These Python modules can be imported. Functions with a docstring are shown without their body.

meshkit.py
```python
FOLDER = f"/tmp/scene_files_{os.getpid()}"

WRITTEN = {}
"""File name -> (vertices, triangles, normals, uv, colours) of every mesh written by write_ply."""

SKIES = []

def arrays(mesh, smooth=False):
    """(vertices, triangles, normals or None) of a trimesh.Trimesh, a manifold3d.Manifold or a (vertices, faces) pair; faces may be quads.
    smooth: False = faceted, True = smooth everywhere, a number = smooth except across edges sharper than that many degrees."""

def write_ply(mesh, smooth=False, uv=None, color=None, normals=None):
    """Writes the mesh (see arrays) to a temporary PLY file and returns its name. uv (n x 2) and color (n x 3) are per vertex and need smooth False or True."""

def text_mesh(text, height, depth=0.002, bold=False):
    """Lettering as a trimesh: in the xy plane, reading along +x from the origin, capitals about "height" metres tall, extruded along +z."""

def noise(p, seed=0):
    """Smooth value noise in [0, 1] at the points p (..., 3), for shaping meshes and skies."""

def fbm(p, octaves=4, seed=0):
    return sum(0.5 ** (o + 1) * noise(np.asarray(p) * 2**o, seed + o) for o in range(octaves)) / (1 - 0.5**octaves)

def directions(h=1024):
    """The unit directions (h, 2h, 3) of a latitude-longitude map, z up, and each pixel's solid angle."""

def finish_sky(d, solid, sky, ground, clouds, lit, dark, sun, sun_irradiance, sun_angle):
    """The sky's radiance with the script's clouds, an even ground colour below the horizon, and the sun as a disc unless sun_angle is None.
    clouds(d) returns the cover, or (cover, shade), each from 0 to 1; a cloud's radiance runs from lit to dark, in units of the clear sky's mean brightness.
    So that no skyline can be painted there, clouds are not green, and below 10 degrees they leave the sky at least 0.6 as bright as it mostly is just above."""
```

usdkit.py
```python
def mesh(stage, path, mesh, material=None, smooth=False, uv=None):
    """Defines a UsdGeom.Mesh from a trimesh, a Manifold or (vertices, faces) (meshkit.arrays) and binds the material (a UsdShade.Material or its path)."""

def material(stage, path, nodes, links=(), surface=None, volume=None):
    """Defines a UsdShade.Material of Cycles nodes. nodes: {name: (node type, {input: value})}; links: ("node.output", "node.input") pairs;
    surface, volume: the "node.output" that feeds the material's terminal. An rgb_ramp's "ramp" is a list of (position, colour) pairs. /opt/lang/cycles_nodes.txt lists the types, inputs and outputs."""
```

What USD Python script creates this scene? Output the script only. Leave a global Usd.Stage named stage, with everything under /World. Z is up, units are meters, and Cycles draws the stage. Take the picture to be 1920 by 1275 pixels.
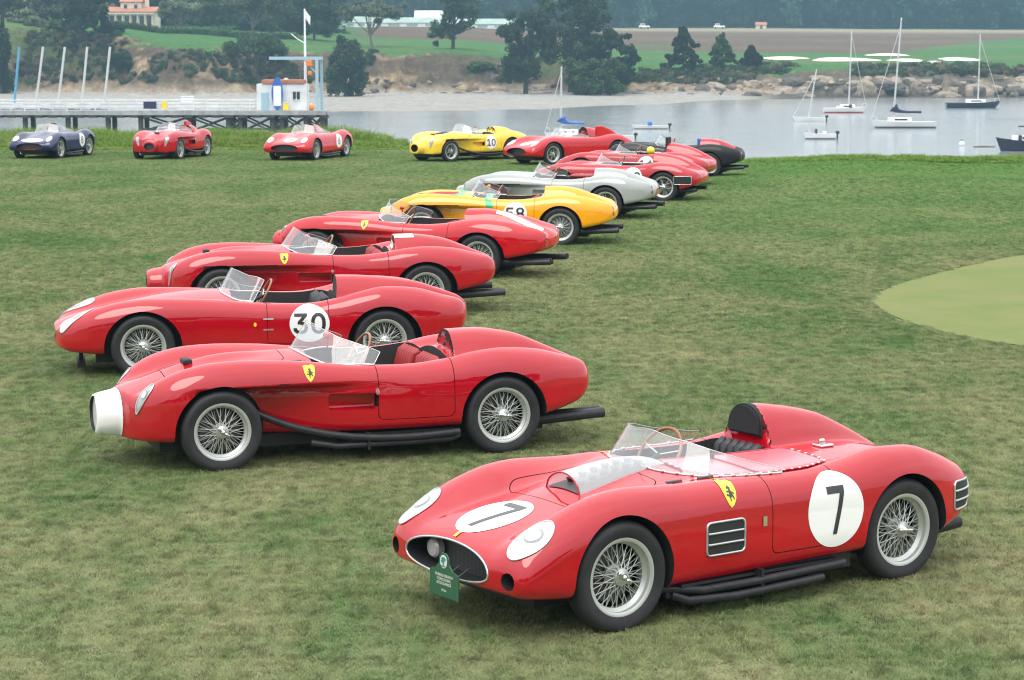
import math, random
import numpy as np
import trimesh, manifold3d, shapely
import shapely.geometry as sg
from scipy.interpolate import PchipInterpolator, splprep, splev
import usdkit, meshkit
from pxr import Usd, UsdGeom, UsdShade, UsdLux, Gf, Sdf, Vt

stage = Usd.Stage.CreateInMemory()
UsdGeom.SetStageUpAxis(stage, UsdGeom.Tokens.z)
UsdGeom.Xform.Define(stage, '/World')
UsdGeom.Scope.Define(stage, '/World/Looks')

# ------------------------------------------------------------------ camera
F_PX, CAM_H, Y_HORIZON = 4200.0, 3.4, 90.0          # focal length in photo pixels, eye height, horizon row
CX, CY = 960.0, 637.5
PITCH = math.atan((CY - Y_HORIZON) / F_PX)
cam = UsdGeom.Camera.Define(stage, '/World/camera')
cam.CreateHorizontalApertureAttr(36.0)
cam.CreateFocalLengthAttr(36.0 * F_PX / 1920.0)
cam.CreateFStopAttr(9.0)
cam.CreateFocusDistanceAttr(16.5)
cam.CreateClippingRangeAttr(Gf.Vec2f(0.1, 20000))
cam.AddTranslateOp().Set(Gf.Vec3d(0, 0, CAM_H))
cam.AddRotateXOp().Set(90.0 - math.degrees(PITCH))
cam.CreateExposureAttr(0.45)
EXPOSURE = cam.GetExposureAttr()

# ------------------------------------------------------------------ sky and sun (overcast)
SUN_EL, SUN_AZ = math.radians(58), math.radians(200)      # azimuth = atan2(x, y) of the direction towards the sun
SKY_STRENGTH = 0.10
sky_mat = usdkit.material(stage, '/World/Looks/sky_look', {
    'sky': ('sky_texture', {'sky_type': 'single_scattering', 'sun_disc': False, 'sun_elevation': SUN_EL, 'sun_rotation': SUN_AZ, 'air_density': 1.0, 'aerosol_density': 2.0}),
    'tc': ('texture_coordinate', {}),
    'mp': ('mapping', {'scale': (1.0, 1.0, 2.6)}),
    'no': ('noise_texture', {'scale': 2.2, 'detail': 5.0, 'roughness': 0.55}),
    'cl': ('rgb_ramp', {'ramp': [(0.25, (9.6, 9.9, 10.3)), (0.55, (12.5, 12.7, 13.0)), (0.8, (14.5, 14.6, 14.7))]}),
    'sx': ('separate_xyz', {}), 'el': ('map_range', {'from_min': 0.0, 'from_max': 1.0, 'to_min': 0.60, 'to_max': 1.50, 'clamp': True}), 'gr': ('mix', {'mix_type': 'multiply', 'fac': 1.0}),
    'mx': ('mix', {'fac': 0.88}),
    'bg': ('background_shader', {'strength': SKY_STRENGTH}),
}, [('tc.generated', 'mp.vector'), ('mp.vector', 'no.vector'), ('no.fac', 'cl.fac'), ('sky.color', 'mx.color1'), ('tc.generated', 'sx.vector'), ('sx.z', 'el.value'), ('cl.color', 'gr.color1'), ('el.result', 'gr.color2'), ('gr.color', 'mx.color2'), ('mx.color', 'bg.color')], surface='bg.background')
dome = UsdLux.DomeLight.Define(stage, '/World/sky')
dome.CreateIntensityAttr(1.0)
UsdShade.MaterialBindingAPI.Apply(dome.GetPrim()).Bind(sky_mat)
dome.GetPrim().SetCustomDataByKey('kind', 'structure')
sun = UsdLux.DistantLight.Define(stage, '/World/sun')
sun.CreateNormalizeAttr(True)
sun.CreateIntensityAttr(0.4)
sun.CreateAngleAttr(40.0)
sun.CreateColorAttr(Gf.Vec3f(1.0, 0.96, 0.90))
sun.AddRotateZOp().Set(-math.degrees(SUN_AZ))
sun.AddRotateXOp().Set(-(90 - math.degrees(SUN_EL)))


def pixel_ray(px, py):
    r = np.array([(px - CX) / F_PX, 1.0, -(py - CY) / F_PX])
    c, s = math.cos(PITCH), math.sin(PITCH)
    return np.array([r[0], r[1] * c + r[2] * s, -r[1] * s + r[2] * c])


def on_ground(px, py, z=0.0):
    r = pixel_ray(px, py)
    return np.array([0, 0, CAM_H]) + r * ((z - CAM_H) / r[2])


def at_depth(px, py, y):
    r = pixel_ray(px, py)
    return np.array([0, 0, CAM_H]) + r * (y / r[1])


# ------------------------------------------------------------------ prims
USED = {}


def numbered(path):
    n = USED.get(path, -1) + 1
    USED[path] = n
    return path if n == 0 else f'{path}_{n:03d}'


def say(prim, label=None, category=None, group=None, kind=None):
    for k, v in (('label', label), ('category', category), ('group', group), ('kind', kind)):
        if v:
            prim.SetCustomDataByKey(k, v)
    return prim


def thing(name, loc, rz, label, category, group=None):
    x = UsdGeom.Xform.Define(stage, numbered('/World/' + name))
    x.AddTranslateOp().Set(Gf.Vec3d(*map(float, loc)))
    x.AddRotateZOp().Set(math.degrees(rz))
    return say(x.GetPrim(), label, category, group)


def put(name, mesh, mat, parent=None, normals=None, smooth=False, label=None, kind=None, color=None):
    """One Mesh prim under parent (a prim) or /World; mesh is a Trimesh or (vertices, faces)."""
    base = (str(parent.GetPath()) if parent else '/World') + '/' + name
    path = numbered(base)
    if normals is not None:
        v, f = mesh if isinstance(mesh, tuple) else (mesh.vertices, mesh.faces)
        v, f, n = np.asarray(v), np.asarray(f), np.asarray(normals)
    else:
        v, f, n = meshkit.arrays(mesh, smooth)
    m = UsdGeom.Mesh.Define(stage, path)
    m.CreatePointsAttr(Vt.Vec3fArray.FromNumpy(np.ascontiguousarray(v, np.float32)))
    m.CreateFaceVertexCountsAttr(Vt.IntArray.FromNumpy(np.full(len(f), f.shape[1], np.int32)))
    m.CreateFaceVertexIndicesAttr(Vt.IntArray.FromNumpy(np.ascontiguousarray(f, np.int32).ravel()))
    m.CreateSubdivisionSchemeAttr('none')
    if n is not None:
        m.CreateNormalsAttr(Vt.Vec3fArray.FromNumpy(np.ascontiguousarray(n, np.float32)))
        m.SetNormalsInterpolation('vertex')
    if color is not None:
        UsdGeom.PrimvarsAPI(m).CreatePrimvar('tint', Sdf.ValueTypeNames.Color3fArray, 'vertex').Set(Vt.Vec3fArray.FromNumpy(np.ascontiguousarray(color, np.float32)))
    UsdShade.MaterialBindingAPI.Apply(m.GetPrim()).Bind(mat)
    return say(m.GetPrim(), label, kind=kind)


# ------------------------------------------------------------------ materials
def look(name, nodes, links, surface):
    return usdkit.material(stage, '/World/Looks/' + name, nodes, links, surface=surface)


def plain(name, color, rough=0.5, metal=0.0, coat=0.0, spec=0.5, vary=0.0, vscale=6.0, coat_rough=0.03, bump=0.0, bscale=200.0, coat_ior=1.5, ripple=0.0):
    nodes = {'p': ('principled_bsdf', {'base_color': color, 'roughness': rough, 'metallic': metal, 'coat_weight': coat, 'coat_roughness': coat_rough, 'coat_ior': coat_ior, 'specular_ior_level': spec})}
    links = []
    if vary or bump or ripple:
        nodes['tc'] = ('texture_coordinate', {})
    if vary:
        nodes['n'] = ('noise_texture', {'scale': vscale, 'detail': 4.0})
        nodes['r'] = ('rgb_ramp', {'ramp': [(0.3, tuple(c * (1 - vary) for c in color)), (0.7, tuple(min(1, c * (1 + vary)) for c in color))]})
        links += [('tc.object', 'n.vector'), ('n.fac', 'r.fac'), ('r.color', 'p.base_color')]
    if bump:
        nodes['bn'] = ('noise_texture', {'scale': bscale, 'detail': 2.0})
        nodes['b'] = ('bump', {'strength': bump, 'distance': 0.004})
        links += [('tc.object', 'bn.vector'), ('bn.fac', 'b.height'), ('b.normal', 'p.normal')]
    if ripple:
        nodes['rn'] = ('noise_texture', {'scale': 3.2, 'detail': 2.0, 'roughness': .45})
        nodes['rb'] = ('bump', {'strength': ripple, 'distance': .035})
        links += [('tc.object', 'rn.vector'), ('rn.fac', 'rb.height'), ('rb.normal', 'p.coat_normal')]
    return look(name, nodes, links, 'p.BSDF')


def paint(name, color, vary=0.06):
    return plain(name, color, rough=0.45, coat=1.0, spec=0.05, vary=vary, vscale=1.7, coat_rough=0.025, coat_ior=1.62, ripple=0.10)


def pane(name, tint=(0.95, 0.97, 0.96), rough=0.02, ior=1.5, film=0.0):
    """Clear sheet: what lies behind shows through, with a mirror share that grows towards grazing angles, the same from both sides; film: dusty or scratched share."""
    n = {'t': ('transparent_bsdf', {'color': tint}), 'g': ('glossy_bsdf', {'color': (1, 1, 1), 'roughness': rough}), 'b': ('geometry', {}), 'i': ('math', {'math_type': 'multiply_add', 'value2': 1 / ior - ior, 'value3': ior}), 'f': ('fresnel', {}), 'm': ('mix_closure', {})}
    L = [('b.backfacing', 'i.value1'), ('i.value', 'f.IOR'), ('f.fac', 'm.fac'), ('t.BSDF', 'm.closure1'), ('g.BSDF', 'm.closure2')]
    if not film: return look(name, n, L, 'm.closure')
    n |= {'d': ('diffuse_bsdf', {'color': (.75, .76, .77)}), 'm2': ('mix_closure', {'fac': film})}
    return look(name, n, L + [('m.closure', 'm2.closure1'), ('d.BSDF', 'm2.closure2')], 'm2.closure')


M = {}
M['red'] = paint('red_paint', (0.37, 0.0008, 0.008))
M['red_bright'] = paint('bright_red_paint', (0.44, 0.0014, 0.007))
M['yellow'] = paint('yellow_paint', (0.80, 0.33, 0.001))
M['pale_yellow'] = paint('pale_yellow_paint', (0.78, 0.54, 0.045))
M['silver'] = paint('silver_white_paint', (0.30, 0.315, 0.30))
M['blue'] = paint('dark_blue_paint', (0.003, 0.005, 0.040))
M['black_paint'] = plain('black_paint', (0.008, 0.008, 0.009), 0.55, coat=0.25, spec=0.2, coat_rough=0.12)
M['white'] = plain('white_paint', (0.78, 0.78, 0.76), 0.35, coat=0.6)
M['number_black'] = plain('number_black', (0.015, 0.017, 0.02), 0.4, coat=0.5)
M['badge'] = plain('badge_yellow', (0.80, 0.62, 0.03), 0.35, coat=0.6)
M['green_stripe'] = plain('green_stripe_paint', (0.03, 0.36, 0.12), 0.35, coat=0.6)
M['lightblue'] = plain('bright_blue_paint', (0.02, 0.11, 0.42), 0.4, coat=0.5)
M['rubber'] = plain('tyre_rubber', (0.018, 0.018, 0.020), 0.62, spec=0.4, vary=0.25, vscale=9, bump=0.25, bscale=120)
M['rim'] = plain('silver_wheel_paint', (0.50, 0.52, 0.49), 0.34, metal=0.55)
M['spoke'] = plain('spoke_metal', (0.46, 0.48, 0.45), 0.36, metal=0.6)
M['hub_dark'] = plain('hub_dark_metal', (0.10, 0.10, 0.095), 0.45, metal=0.5)
M['chrome'] = plain('chrome', (0.72, 0.72, 0.70), 0.12, metal=1.0)
M['alu'] = plain('brushed_aluminium', (0.62, 0.63, 0.63), 0.3, metal=0.9)
M['black'] = plain('black_satin', (0.012, 0.012, 0.013), 0.55)
M['black_metal'] = plain('black_exhaust_metal', (0.022, 0.022, 0.025), 0.42, metal=0.3, vary=0.3, vscale=14)
M['lining'] = plain('dark_interior', (0.018, 0.017, 0.017), 0.75)
M['leather_red'] = plain('red_leather', (0.30, 0.018, 0.022), 0.5, vary=0.2, bump=0.3, bscale=60)
M['leather_black'] = plain('black_leather', (0.02, 0.02, 0.024), 0.45, bump=0.3, bscale=60)
M['fabric_black'] = plain('black_headrest_cloth', (0.012, 0.012, 0.014), 0.8, bump=0.3)
M['wood'] = plain('steering_wood', (0.25, 0.09, 0.03), 0.35, coat=0.4)
M['glass'] = pane('windscreen_glass', (0.90, 0.925, 0.93), ior=1.8, film=.07)
M['perspex'] = pane('clear_plastic', ior=2.0, film=.22)
M['tonneau'] = plain('red_tonneau_vinyl', (0.58, 0.13, 0.16), 0.34, spec=0.6, coat=0.6, coat_rough=0.18, bump=0.06, bscale=25)
M['lamp_silver'] = plain('lamp_reflector', (0.64, 0.65, 0.66), 0.3, metal=0.1, coat=1.0)
M['lamp_bowl'] = plain('lamp_bowl_grey', (0.40, 0.37, 0.38), 0.3, metal=0.2, coat=1.0)
M['lamp_ring'] = plain('lamp_ring', (0.26, 0.27, 0.29), 0.3, metal=0.2, coat=1.0)
M['lamp_glass'] = pane('lamp_cover_glass', ior=1.55)
M['tail_red'] = plain('tail_lamp_red', (0.42, 0.012, 0.01), 0.2, coat=1.0)
M['grille'] = look('grille_mesh', {
    'tc': ('texture_coordinate', {}), 'mp': ('mapping', {'scale': (1, 1, 1)}),
    'w1': ('wave_texture', {'wave_type': 'bands', 'bands_direction': 'y', 'scale': 22.0}), 'w2': ('wave_texture', {'wave_type': 'bands', 'bands_direction': 'z', 'scale': 22.0}),
    'mx': ('math', {'math_type': 'maximum'}), 'r': ('rgb_ramp', {'ramp': [(0.45, (0.008, 0.008, 0.009)), (0.9, (0.085, 0.085, 0.09))]}), 'p': ('principled_bsdf', {'roughness': 0.45, 'metallic': 0.4})},
    [('tc.object', 'mp.vector'), ('mp.vector', 'w1.vector'), ('mp.vector', 'w2.vector'), ('w1.fac', 'mx.value1'), ('w2.fac', 'mx.value2'), ('mx.value', 'r.fac'), ('r.color', 'p.base_color')], 'p.BSDF')
M['plaque'] = plain('green_plaque', (0.02, 0.085, 0.045), 0.4, coat=0.3)
M['cream'] = plain('cream_print', (0.62, 0.62, 0.52), 0.5)
M['teal'] = plain('teal_print', (0.02, 0.22, 0.26), 0.5)
M['intake'] = plain('intake_grey', (0.10, 0.09, 0.09), 0.5, metal=0.3)
M['grille_grey'] = plain('grey_grille', (0.50, 0.50, 0.49), 0.5, metal=0.1, vary=.3, vscale=90)
M['groove'] = plain('panel_gap', (0.02, 0.003, 0.004), 0.9)
# ------------------------------------------------------------------ mesh helpers
def curve(points, n=1200):
    """A smooth 1-D profile through (x, value) points, as a fast vectorised function."""
    pts = sorted(points)
    xs, ys = np.array([p[0] for p in pts], float), np.array([p[1] for p in pts], float)
    g = np.linspace(xs[0], xs[-1], n)
    v = PchipInterpolator(xs, ys)(g)
    k = np.ones(31) / 31
    v = np.convolve(np.pad(v, 15, mode='edge'), k, mode='valid')          # rounds the joints
    return lambda x: np.interp(x, g, v)


def smax(a, b, k):
    return np.maximum(a, b) + np.maximum(k - np.abs(a - b), 0) ** 2 / (4 * k)


def tube(points, r, n=8, closed=False, cap=True):
    p = np.asarray(points, float)
    r = np.broadcast_to(np.asarray(r, float), len(p))
    t = (np.roll(p, -1, 0) - np.roll(p, 1, 0)) if closed else np.gradient(p, axis=0)
    t /= np.linalg.norm(t, axis=1, keepdims=True) + 1e-12
    up = np.array([0, 0, 1.0]) if abs(t[0][2]) < 0.9 else np.array([1.0, 0, 0])
    u = np.cross(t[0], up); u /= np.linalg.norm(u)
    rings, a = [], np.linspace(0, 2 * np.pi, n, endpoint=False)
    for i in range(len(p)):
        u = u - t[i] * (u @ t[i]); u /= np.linalg.norm(u)
        w = np.cross(t[i], u)
        rings.append(p[i] + r[i] * (np.cos(a)[:, None] * u + np.sin(a)[:, None] * w))
    v = np.vstack(rings); f = []
    m = len(p)
    for i in range(m if closed else m - 1):
        A, B = i * n, ((i + 1) % m) * n
        for j in range(n):
            k = (j + 1) % n
            f += [(A + j, A + k, B + k), (A + j, B + k, B + j)]
    if cap and not closed:
        v = np.vstack([v, p[0], p[-1]])
        for j in range(n):
            f += [(len(v) - 2, (j + 1) % n, j), (len(v) - 1, (m - 1) * n + j, (m - 1) * n + (j + 1) % n)]
    return trimesh.Trimesh(v, np.array(f), process=False)


def revolve_y(profile, n=48):
    """profile: (radius, y) pairs turned about the y axis; closed loop of points."""
    pr = np.asarray(profile, float)
    a = np.linspace(0, 2 * np.pi, n, endpoint=False)
    v = np.stack([pr[None, :, 0] * np.cos(a)[:, None], np.broadcast_to(pr[None, :, 1], (n, len(pr))), pr[None, :, 0] * np.sin(a)[:, None]], -1).reshape(-1, 3)
    m = len(pr); f = []
    for i in range(n):
        for j in range(m - 1):
            A, B = i * m + j, ((i + 1) % n) * m + j
            f += [(A, B, B + 1), (A, B + 1, A + 1)]
    return trimesh.Trimesh(v, np.array(f), process=False)


def join(*ms):
    return trimesh.util.concatenate([m for m in ms if m is not None])


def box(x0, x1, y0, y1, z0, z1):
    m = trimesh.creation.box((x1 - x0, y1 - y0, z1 - z0)); m.apply_translation(((x0 + x1) / 2, (y0 + y1) / 2, (z0 + z1) / 2)); return m


def rbox(x0, x1, y0, y1, z0, z1, r=0.02, seg=8):
    s = manifold3d.Manifold.sphere(r, seg)
    pts = [s.translate((x, y, z)) for x in (x0 + r, x1 - r) for y in (y0 + r, y1 - r) for z in (z0 + r, z1 - r)]
    m = manifold3d.Manifold.batch_hull(pts).to_mesh()
    return trimesh.Trimesh(m.vert_properties[:, :3], m.tri_verts, process=False)


def to_manifold(v, f):
    return manifold3d.Manifold(manifold3d.Mesh(np.ascontiguousarray(v, np.float32), np.ascontiguousarray(f, np.uint32)))


def mcyl(c, axis, r, length, n=72):
    m = manifold3d.Manifold.cylinder(length, r, r, n, True)
    if axis == 'y': m = m.rotate((90, 0, 0))
    if axis == 'x': m = m.rotate((0, 90, 0))
    return m.translate(tuple(c))


def prism(poly, z0, z1):
    cs = manifold3d.CrossSection([np.asarray(poly.exterior.coords)[:-1]], manifold3d.FillRule.NonZero)
    return manifold3d.Manifold.extrude(cs, z1 - z0).translate((0, 0, z0))


def surface_nets(f, lo, hi, h):
    ax = [np.arange(lo[i], hi[i] + h, h) for i in range(3)]
    V = f(ax[0][:, None, None], ax[1][None, :, None], ax[2][None, None, :])
    V = np.broadcast_to(V, [len(a) for a in ax])
    S = V < 0
    nx, ny, nz = S.shape
    c = sum(S[i:nx - 1 + i, j:ny - 1 + j, k:nz - 1 + k].astype(np.int8) for i in (0, 1) for j in (0, 1) for k in (0, 1))
    act = (c > 0) & (c < 8)
    idx = -np.ones(act.shape, np.int64); ids = np.argwhere(act); idx[act] = np.arange(len(ids))
    pos = np.zeros((len(ids), 3)); cnt = np.zeros(len(ids))
    corners = [(i, j, k) for i in (0, 1) for j in (0, 1) for k in (0, 1)]
    for a in corners:
        for b in corners:
            if sum(abs(p - q) for p, q in zip(a, b)) == 1 and a < b:
                va = V[ids[:, 0] + a[0], ids[:, 1] + a[1], ids[:, 2] + a[2]]; vb = V[ids[:, 0] + b[0], ids[:, 1] + b[1], ids[:, 2] + b[2]]
                cr = (va < 0) != (vb < 0)
                t = np.where(cr, va / np.where(cr, va - vb, 1), 0)
                pos += cr[:, None] * (np.array(a) + t[:, None] * (np.array(b) - np.array(a))); cnt += cr
    pos = np.array(lo) + (ids + pos / cnt[:, None]) * h
    faces = []
    for d in range(3):
        e, o = (d + 1) % 3, (d + 2) % 3
        sl0 = [slice(None)] * 3; sl1 = [slice(None)] * 3
        sl0[d] = slice(0, -1); sl1[d] = slice(1, None)
        A, B = S[tuple(sl0)], S[tuple(sl1)]
        q = np.argwhere(A != B)
        q = q[(q[:, e] > 0) & (q[:, o] > 0) & (q[:, e] < S.shape[e] - 1) & (q[:, o] < S.shape[o] - 1)]
        inside = A[tuple(q.T)]
        def cell(de, do):
            r = q.copy(); r[:, e] -= de; r[:, o] -= do
            return idx[tuple(r.T)]
        quad = np.stack([cell(1, 1), cell(0, 1), cell(0, 0), cell(1, 0)], 1)
        quad[~inside] = quad[~inside][:, ::-1]
        faces.append(quad)
    quads = np.vstack(faces)
    return pos, np.vstack([quads[:, [0, 1, 2]], quads[:, [0, 2, 3]]])


class Body:
    """A coachbuilt body as a smooth solid: profiles along x (nose +x) for roof line, fenders, plan width and sills."""

    def __init__(s, W, WL, zs, zh, crown, zf, yf, fk, bot, nose, tail, fair=None, h=0.02, tumble=0.5, kside=0.14, kf=0.07, bumps=(), round_nose=0):
        s.round_nose = round_nose
        s.memo = {}
        s.W, s.zh, s.zf, s.yf, s.bot = curve(W), curve(zh), curve(zf), curve(yf), curve(bot)
        s.WL = curve(WL) if WL else None
        s.zs, s.crown, s.fk, s.nose, s.tail, s.fair, s.h, s.tumble, s.kside, s.kf, s.bumps = zs, crown, fk, nose, tail, fair, h, tumble, kside, kf, bumps
        if fair: s.zfair, s.wfair = curve(fair['z']), curve(fair['w'])

    def top(s, x, y):
        a = np.abs(y)
        hood = s.zh(x) - s.crown * y * y
        dy = a - s.yf(x)
        fen = s.zf(x) - s.fk * dy * dy - np.where(dy < 0, 1.2, 0) * dy * dy
        t = smax(hood, fen, s.kf)
        for (bx, by, lx, ly, hh) in s.bumps:
            q = ((x - bx) / lx) ** 2 + ((np.abs(y) - by if by else y) / ly) ** 2
            t = t + hh * np.exp(-q)
        if s.fair:
            d = (y - s.fair['y']) / s.wfair(x)
            z = s.zfair(x) - 0.30 * np.abs(d) ** 3.2 - 0.05 * d * d
            z = z - 30 * np.maximum(x - s.fair['x'], 0)
            t = smax(t, np.maximum(z, 0.2), 0.05)
        return t

    def f(s, x, y, z):
        a = np.abs(y)
        w = s.W(x)
        if s.WL is not None:
            b = np.clip((z - s.zs + 0.03) / 0.06, 0, 1); b = b * b * (3 - 2 * b)
            wl = s.WL(x)
            w = wl + (w - wl) * b
        w = w - s.tumble * np.maximum(z - 0.52, 0) ** 2 - 0.9 * np.maximum(0.42 - z, 0) ** 2
        t = s.top(x, y)
        q = smax(z - t, a - w, s.kside)
        q = smax(q, s.bot(x) - z, 0.09)
        q = smax(q, (x - s.nose[0] + s.nose[1] * y * y + s.nose[2] * (z - s.nose[3]) ** 2) * 0.8, s.nose[4])
        if s.round_nose:
            rp = np.clip((s.round_nose - .17 - x) / .22, 0, 1) ** 2
            ea, eb = .218 + np.maximum(s.round_nose - x, 0) * .22 + 1.3 * rp, .180 + np.maximum(s.round_nose - x, 0) * .16 + 1.3 * rp
            q = smax(q, (np.sqrt((y / ea) ** 2 + ((z - .428) / eb) ** 2 + 1e-6) - 1) * .18, .03)
        q = smax(q, (s.tail[0] + s.tail[1] * y * y + s.tail[2] * (z - s.tail[3]) ** 2 - x) * 0.8, s.tail[4])
        return q

    def fp(s, P):
        return s.f(P[:, 0], P[:, 1], P[:, 2])

    def grad(s, P, e=2e-3):
        g = np.stack([s.fp(P + e * np.eye(3)[i]) - s.fp(P - e * np.eye(3)[i]) for i in range(3)], -1) / (2 * e)
        return g

    def normal(s, P, e=4e-3):
        g = s.grad(P, e)
        return g / (np.linalg.norm(g, axis=1, keepdims=True) + 1e-9)

    def mesh(s):
        v, f = surface_nets(s.f, (-2.3, -0.94, 0.12), (2.4, 0.94, 1.24), s.h)
        for _ in range(3):
            g = s.grad(v); d = s.fp(v)[:, None] * g / (np.sum(g * g, 1, keepdims=True) + 1e-6)
            n = np.linalg.norm(d, axis=1, keepdims=True)
            v = v - d * np.minimum(1, 0.4 * s.h / (n + 1e-9))
        return v, f

    def hit(s, P, D, far=1.6, n=90):
        """First crossing from outside of rays P + t D."""
        P = np.asarray(P, float); D = np.asarray(D, float) / np.linalg.norm(D)
        t = np.linspace(0, far, n)
        Q = P[:, None] + t[None, :, None] * D
        v = s.f(Q[..., 0], Q[..., 1], Q[..., 2])
        cr = (v[:, :-1] > 0) & (v[:, 1:] <= 0)
        ok = cr.any(1); k = cr.argmax(1)
        lo, hi = t[k], t[k + 1]
        for _ in range(16):
            m = (lo + hi) / 2; inside = s.fp(P + m[:, None] * D) <= 0
            hi = np.where(inside, m, hi); lo = np.where(inside, lo, m)
        return P + hi[:, None] * D, ok

    def decal(s, shape, origin, u, v, off=0.002, size=0.025):
        """A thin printed sheet: a flat shape (shapely polygon or (points, triangles)) laid onto the body along -(u x v)."""
        key = (shape.wkb if not isinstance(shape, tuple) else shape[0].tobytes(), tuple(np.round(origin, 6)), tuple(u), tuple(v), off, size)
        if key in s.memo: return s.memo[key]
        if isinstance(shape, tuple):
            p2, f2 = shape
        else:
            p2, f2 = trimesh.creation.triangulate_polygon(shape, engine='earcut')
        p3 = np.column_stack([p2, np.zeros(len(p2))])
        p3, f2 = trimesh.remesh.subdivide_to_size(p3, f2, size, max_iter=12)
        u, v = np.asarray(u, float), np.asarray(v, float)
        u = u / np.linalg.norm(u); v = v - u * (u @ v); v /= np.linalg.norm(v)
        d = np.cross(u, v)
        P = np.asarray(origin, float) + p3[:, :1] * u + p3[:, 1:2] * v + 0.9 * d
        Q, ok = s.hit(P, -d)
        n = s.normal(Q)
        Q = Q + n * off
        f2 = f2[ok[f2].all(1)]
        s.memo[key] = (Q, f2, n)
        return Q, f2, n

    def zat(s, x, y):
        key = (round(float(x), 6), round(float(y), 6))
        if key not in s.memo:
            q, _ = s.hit(np.array([[x, y, 1.5]]), (0, 0, -1), 1.4, 120); s.memo[key] = q[0, 2]
        return s.memo[key]

    def trace(s, path2, origin, u, v, off=0.004):
        """A polyline laid onto the body."""
        key = ('trace', np.asarray(path2).tobytes(), tuple(np.round(origin, 6)), tuple(u), tuple(v), off)
        if key not in s.memo: s.memo[key] = s._trace(path2, origin, u, v, off)
        return s.memo[key]

    def _trace(s, path2, origin, u, v, off):
        u, v = np.asarray(u, float), np.asarray(v, float); d = np.cross(u, v); d /= np.linalg.norm(d)
        P = np.asarray(origin, float) + np.asarray(path2)[:, :1] * u + np.asarray(path2)[:, 1:2] * v + 0.9 * d
        Q, ok = s.hit(P, -d)
        return (Q + s.normal(Q) * off)[ok]


def ellipse(a, b, n=48, cx=0, cy=0, p=2.0):
    t = np.linspace(0, 2 * np.pi, n, endpoint=False)
    c, s_ = np.cos(t), np.sin(t)
    return sg.Polygon(np.stack([cx + a * np.sign(c) * np.abs(c) ** (2 / p), cy + b * np.sign(s_) * np.abs(s_) ** (2 / p)], 1))


def teardrop(L, w, n=40):
    t = np.linspace(0, 2 * np.pi, n, endpoint=False)
    x = L * np.cos(t)
    return sg.Polygon(np.stack([x, w * np.sin(t) * (0.72 + 0.28 * np.cos(t)) * 1.1], 1))


SHIELD = sg.Polygon([(-.5, .5), (-.25, .56), (0, .52), (.25, .56), (.5, .5), (.46, .1), (.36, -.2), (.18, -.48), (0, -.62), (-.18, -.48), (-.36, -.2), (-.46, .1)])
HORSE = sg.Polygon([(-.06, -.36), (.02, -.36), (.0, -.2), (.10, -.12), (.22, -.28), (.28, -.24), (.2, -.05), (.12, .02), (.22, .02), (.3, -.02), (.3, .06), (.14, .12), (.10, .2), (.14, .3), (.04, .36), (-.02, .42), (-.04, .34), (-.16, .28), (-.12, .23), (-.03, .24), (-.06, .12), (-.2, .16), (-.24, .08), (-.18, .06), (-.08, .06), (-.1, -.06), (-.24, .0), (-.3, -.12), (-.22, -.1), (-.12, -.14), (-.08, -.2)])
SEVEN = sg.Polygon([(-.36, .5), (.36, .5), (.36, .36), (.04, -.5), (-.13, -.5), (.17, .35), (-.36, .35)])


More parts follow.
